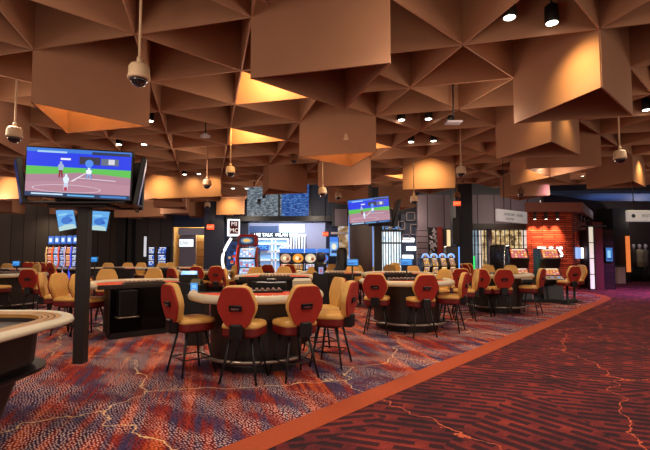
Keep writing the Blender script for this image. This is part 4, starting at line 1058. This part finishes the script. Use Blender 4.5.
# arched machine
t = thing('arched_slot_machine', 'slot machine with glowing white curved arch and red lettered sign on top', 'slot machine', (XP(232, 15.2), 15.2, 0), R(20))
pts = [(-.1+.0, 0, .45)]
MB().bbox(-.2, .24, .0, .5, 0, 1.1, .02).build('cabinet', M_cab, t)
arc = [(-.05-.28*sin(pi*k/14), -.05, .5+1.45*k/14) for k in range(15)]
MB().tube(arc, .045, 8).build('glowing_arch', mat('arch_glow', (1, .95, .85), .4, emit=(1, .95, .85), es=1.8), t)
arc2 = [(.22-.1*sin(pi*k/14), -.05, .5+1.35*k/14) for k in range(15)]
MB().tube(arc2, .03, 8).build('red_arch', mat('red_trim_glow', (.8, .1, .05), .4, emit=(.7, .06, .03), es=.8), t)
s_ = MB(); rnd = random.Random(3); rects = [((0, 0, 1, 1), srgb(30, 50, 90))]
for k in range(18): x, y = rnd.random()*.7, rnd.random()*.9; rects.append(((x, y, x+.25, y+.07), srgb(*rnd.choice([(60, 130, 230), (200, 60, 40), (200, 160, 110), (20, 30, 50)]))))
quad_art(s_, (-.2, -.04, .7), (.38, 0, 0), (0, 0, 1.15), rects); s_.build('screen', M_screen, t)
MB().bbox(-.16, .24, -.02, .2, 1.1, 1.95, .03).build('screen_back', M_cab, t)
MB().bbox(-.17, .24, -.05, .1, 2.02, 2.6, .02).build('sign_box', mat('sign_white', (1, 1, 1), .4), t)
pn = MB().box(-.11, .19, -.056, -.05, 2.10, 2.54).build('red_print', M_dred, t)
for z_, w_t in ((2.43, 'MI'), (2.21, 'MC')): text_mesh('lettering', w_t, .2, mat('sign_white2', (1, 1, 1), .4, emit=(.9, .85, .85), es=.8), t, (.04, -.06, z_), (pi/2, 0, 0))
MB().box(.0, .08, 0, .08, 1.9, 2.05).build('sign_post', M_black, t)
# red machine
t = slot(248, 13.4, -98, 'red framed slot machine with a tall curved blue screen behind the tan stool', w_=.56, h_=1.62, trim=mat('trim_dark_red', srgb(170, 30, 24), .3), pal=3)
MB().bbox(-.32, .28, -.1, .15, 1.64, 2.0, .05).build('topper_box', mat('red_gloss', srgb(150, 22, 20), .3), t)
s_ = MB(); quad_art(s_, (-.25, -.105, 1.70), (.46, 0, 0), (0, 0, .24), [((0, 0, 1, 1), srgb(20, 30, 50)), (ell(.5, .5, .4, .36), srgb(90, 130, 170)), (ell(.5, .52, .25, .2), srgb(235, 180, 90))]); s_.build('topper_picture', M_screen, t)
# four wheel machines
for k in range(4):
    t = slot(285.5+k*12.5, 17.0, -90, ['first', 'second', 'third', 'fourth'][k]+' from the left of four black machines with big round pictures and blue tops', w_=.44, h_=1.06, pal=(0, 2, 3, 1)[k], group='row of four machines in front of the restaurant')
    s_ = MB(); cc = [(190, 150, 120), (232, 150, 50), (210, 190, 160), (60, 120, 210)][k]
    MB().bbox(-.24, .24, 0, .12, 1.06, 1.46, .02).build('picture_box', M_cab, t)
    MB().bbox(-.22, .22, 0, .12, 1.46, 1.62, .02).build('topper', mat('blue_topper', (.05, .2, .8), .4, emit=(.04, .2, .75), es=.9), t)
    quad_art(s_, (-.23, -.006, 1.08), (.46, 0, 0), (0, 0, .37), [((0, 0, 1, 1), srgb(20, 22, 34)), (ell(.5, .5, .44, .46), srgb(*cc)), (ell(.42, .5, .16, .2), srgb(240, 225, 180)), (ell(.66, .4, .12, .16), srgb(150, 60, 40))]); s_.build('round_picture', M_screen, t)
# four gold emblem domes
for k in range(4):
    slot(425.5+k*8.6, 13.8+.14*k, -80, ['first', 'second', 'third', 'fourth'][k]+' from the left of four machines with blue domes and gold star emblems', w_=.265, h_=1.31, dome=True, pal=2, group='row of four blue domed machines')
t = thing('machine_cabinet', 'tall black cabinet with a thin blue lit edge beside the blue domed machines', 'cabinet', (XP(453, 14.9), 14.9, 0))
MB().bbox(-.22, .18, -.1, .3, 0, 1.68, .02).build('body', M_cab, t); MB().box(.17, .195, -.12, -.09, .5, 1.66).build('light_strip', M_glowb, t)
# two big ones on the right
for (px, lab, rz) in ((518, 'left one of two tall black slot machines with red and gold screens', -84), (549, 'right one of two tall black slot machines with red and gold screens', -84)):
    slot(px, 13.7, rz, lab, w_=.62, h_=1.6, pal=0, trim=None, mid=False, group='pair of gold slot machines by the red stone wall')
t = thing('machine_cabinet', 'narrow black and silver cabinet at the left of the gold slot machines', 'cabinet', (XP(500, 14.1), 14.1, 0), R(30))
MB().bbox(-.12, .12, -.3, .3, 0, 1.7, .03).build('body', M_cab, t); MB().tube([(-.13, -.3, .5), (-.16, -.3, 1.1), (-.1, -.3, 1.7)], .02, 6).build('edge_trim', M_chrome, t)
t = thing('plinth', 'low black platform under the two gold slot machines', 'platform', (XP(534, 13.9), 13.85, 0))
MB().bbox(-1.25, 1.05, -.5, .5, 0.001, .09, .02).build('platform', M_black, t)
t = thing('light_tube', 'thin glowing green light stick below the shop window', 'light', (XP(474.5, 15.5), 15.5, 0))
MB().box(-.02, .02, -.02, .02, .4, 1.35).build('tube', mat('green_glow', (0, 1, .2), .4, emit=(.03, .8, .15), es=1), t); MB().box(-.05, .05, -.05, .05, 0, .4).build('stand', M_black, t)

# ================================================================== CEILING FITTINGS
def dome_camera(px, py, Y, label, m=M_beige):
    q = at(px, py, Y)                        # centre of housing
    t = thing('dome_camera', label, 'security camera', (q.x, q.y, q.z), 0, 'dome security cameras')
    MB().lathe([(.02, .115), (.085, .105), (.108, .07), (.112, -.02), (.118, -.03), (.118, -.052), (.10, -.06)], n_=22).build('housing', m, t)
    MB().lathe([(.092, -.06), (.088, -.085), (.06, -.125), (.02, -.14)], n_=22).build('dome', M_dome, t)
    MB().tube([(0, 0, .11), (0, 0, .18)], .028, 10).build('collar', m, t)
    MB().tube([(0, 0, .17), (0, 0, max(.4, ZC+FIN-.02-q.z))], .015, 8).build('hanger_rod', m, t)
dome_camera(139, 74, 4.75, 'nearest dome camera on a long rod at upper left')
dome_camera(14.5, 134, 6.9, 'dome camera hanging left of the big television')
dome_camera(347, 138.5, 9.0, 'dome camera hanging under the largest ceiling box')
dome_camera(230.5, 171, 11.0, 'dome camera hanging right of the amber lit ceiling box pair')
dome_camera(207, 183.5, 11.8, 'brown dome camera in front of the pale gold ceiling box', mat('brown_housing', srgb(130, 88, 62), .5))
dome_camera(294, 158.5, 12.6, 'dark dome camera left of the amber inside ceiling box at centre', MATS['brown_housing'])
dome_camera(276.5, 152+4, 14.8, 'tiny dome camera between the lattice fins left of centre', MATS['brown_housing'])
dome_camera(322.5, 191.5, 12.2, 'pale dome camera left of the small television')
dome_camera(461, 171, 10.4, 'dome camera right of the amber lit hexagonal looking box')
dome_camera(620, 156, 8.6, 'dome camera at the upper right on a long rod')
dome_camera(490, 157.5, 13.5, 'small dome camera near the second box behind the upper right one', MATS['brown_housing'])
dome_camera(457, 195.5, 15.5, 'dark dome camera just above the red exit sign', MATS['brown_housing'])
dome_camera(414, 199.5, 13.4, 'pale dome camera hanging right of the small television')
dome_camera(411.5, 128.5, 12.0, 'tiny grey dome camera between spotlights right of centre', M_lgrey)
dome_camera(521, 192, 14.6, 'dark dome camera under the far right hand ceiling box', MATS['brown_housing'])
dome_camera(137.5, 209, 17.0, 'far small dome camera in front of the pinkish boxes, left one', MATS['brown_housing'])
dome_camera(207.5, 205, 18.0, 'far small dome camera beside the navy column')
dome_camera(338, 193.5+2, 15.5, 'far small dome camera directly left of the small television')
def spot(px, py, label, z=None, black=True, power=0):
    zt_ = ZC+.06 if z is None else z
    u = (px-325)/F; v = (225-py)/F; c, s = cos(PIT), sin(PIT); d = (u, c-s*v, s+c*v); k = (zt_-CAMH)/d[2]
    x, y = d[0]*k, d[1]*k
    t = thing('ceiling_spotlight', label, 'spotlight', (x, y, zt_), 0, 'black ceiling spotlights')
    a_ = MB().lathe([(.075, 0), (.08, .01), (.08, .2), (.05, .23)], n_=16).build('cylinder', M_black if black else M_beige, t)
    MB().lathe([(.066, -.006), (.066, 0)], n_=16).build('lens', M_lens, a_)
    MB().tube([(0, 0, .22), (0, 0, ZC+FIN-.02-zt_)], .015, 6).build('stem', M_black, t)
    if power: lamp('spot_lamp', 'SPOT', (x, y, zt_-.02), power, WARM, .06, target=(x, y, 0), angle=110)
for (px, py, lab, pw) in ((509.5, 17.5, 'bright spotlight at top right, left one of two large ones', 60), (552, 23, 'bright black spotlight at top right, right one of two large ones', 60),
    (150, 121, 'spotlight right of the amber box at upper left', 40), (119, 144.5, 'spotlight above the right end of the big television', 0), (144, 144.5, 'spotlight above and right of the big television', 0),
    (401.5, 120, 'bright spotlight right of centre, left one of a pair', 40), (428.5, 119, 'black spotlight right of centre, right one of a pair', 0), (411, 142, 'spotlight above the amber lit hexagonal looking box, left one', 0),
    (433.5, 141, 'spotlight above the amber lit hexagonal looking box, right one', 0), (646.5, 110, 'black spotlight at the right edge', 60), (184.5, 174.5, 'small spotlight above the amber lit pair, left one', 0), (199, 174, 'small spotlight above the amber lit pair, right one', 0),
    (233, 188.5, 'tiny spotlight left of the pixel video wall', 0), (246.5, 188.5, 'tiny spotlight at the corner of the pixel video wall', 0), (269.5, 190.5, 'tiny spotlight over the left of the pixel video wall', 0), (286.5, 191.5, 'tiny spotlight over the middle of the pixel video wall', 0),
    (538, 182.5, 'small spotlight left of the red stone wall top', 0), (556, 184, 'small spotlight above the red stone wall', 0), (463, 182.5, 'small spotlight left of the far right box', 0), (582, 176, 'small spotlight behind the boxes above the red stone wall', 0)):
    spot(px, py, lab, None, True, pw)
for (px, py, Y, lab) in ((453.5, 122.5, 8.0, 'flat white square detector right of centre'), (205.5, 136, 9.2, 'round white smoke detector at left')):
    q = at(px, py, Y); t = thing('smoke_detector', lab, 'detector', q)
    if 'square' in lab: MB().bbox(-.14, .14, -.1, .1, -.02, .02, .008).build('body', M_lgrey, t); MB().tube([(-.06, 0, .02), (-.06, 0, .12)], .05, 8).build('mount', M_black, t)
    else: MB().lathe([(.1, -.02), (.11, 0), (.03, .06)], n_=16).build('body', M_lgrey, t)
    MB().tube([(0, 0, .02), (0, 0, ZC+FIN-.02-q.z)], .015, 6).build('stem', M_black, t)

# accent lamps on box faces (real spots just under the lattice, in front of each lit face)
def accent(a, b, f, off, p, colr=(1, .68, .26), dz=.05, ang=110, tz=.35):
    A = Vector(node(*a)); B = Vector(node(*b)); d = (B-A).normalized(); n_ = Vector((d.y, -d.x))
    if n_.y > 0: n_ = -n_
    c_ = A+(B-A)*f; q = c_+n_*off
    lamp('accent_lamp', 'SPOT', (q.x, q.y, ZC-dz), p, colr, .04, target=(c_.x, c_.y, ZC-tz-.2), angle=ang, blend=1)
accent((6, 7), (7, 7), .5, .8, 130)
accent((0, 7), (1, 7), .45, .8, 130)
accent((1, 7), (2, 7), .3, .5, 38); accent((1, 7), (2, 7), .8, .5, 38)
accent((2, 12), (3, 12), .5, .8, 110)
accent((5, 2), (5, 1), .85, .55, 60, dz=.2)
accent((-4, 6), (-3, 6), .5, .8, 110)
accent((8, 7), (8, 6), .7, .35, 60)
accent((10, 7), (11, 8), .5, .4, 60)
accent((6, 4), (6, 3), .9, .4, 12); accent((6, 3), (7, 4), .5, .4, 14)
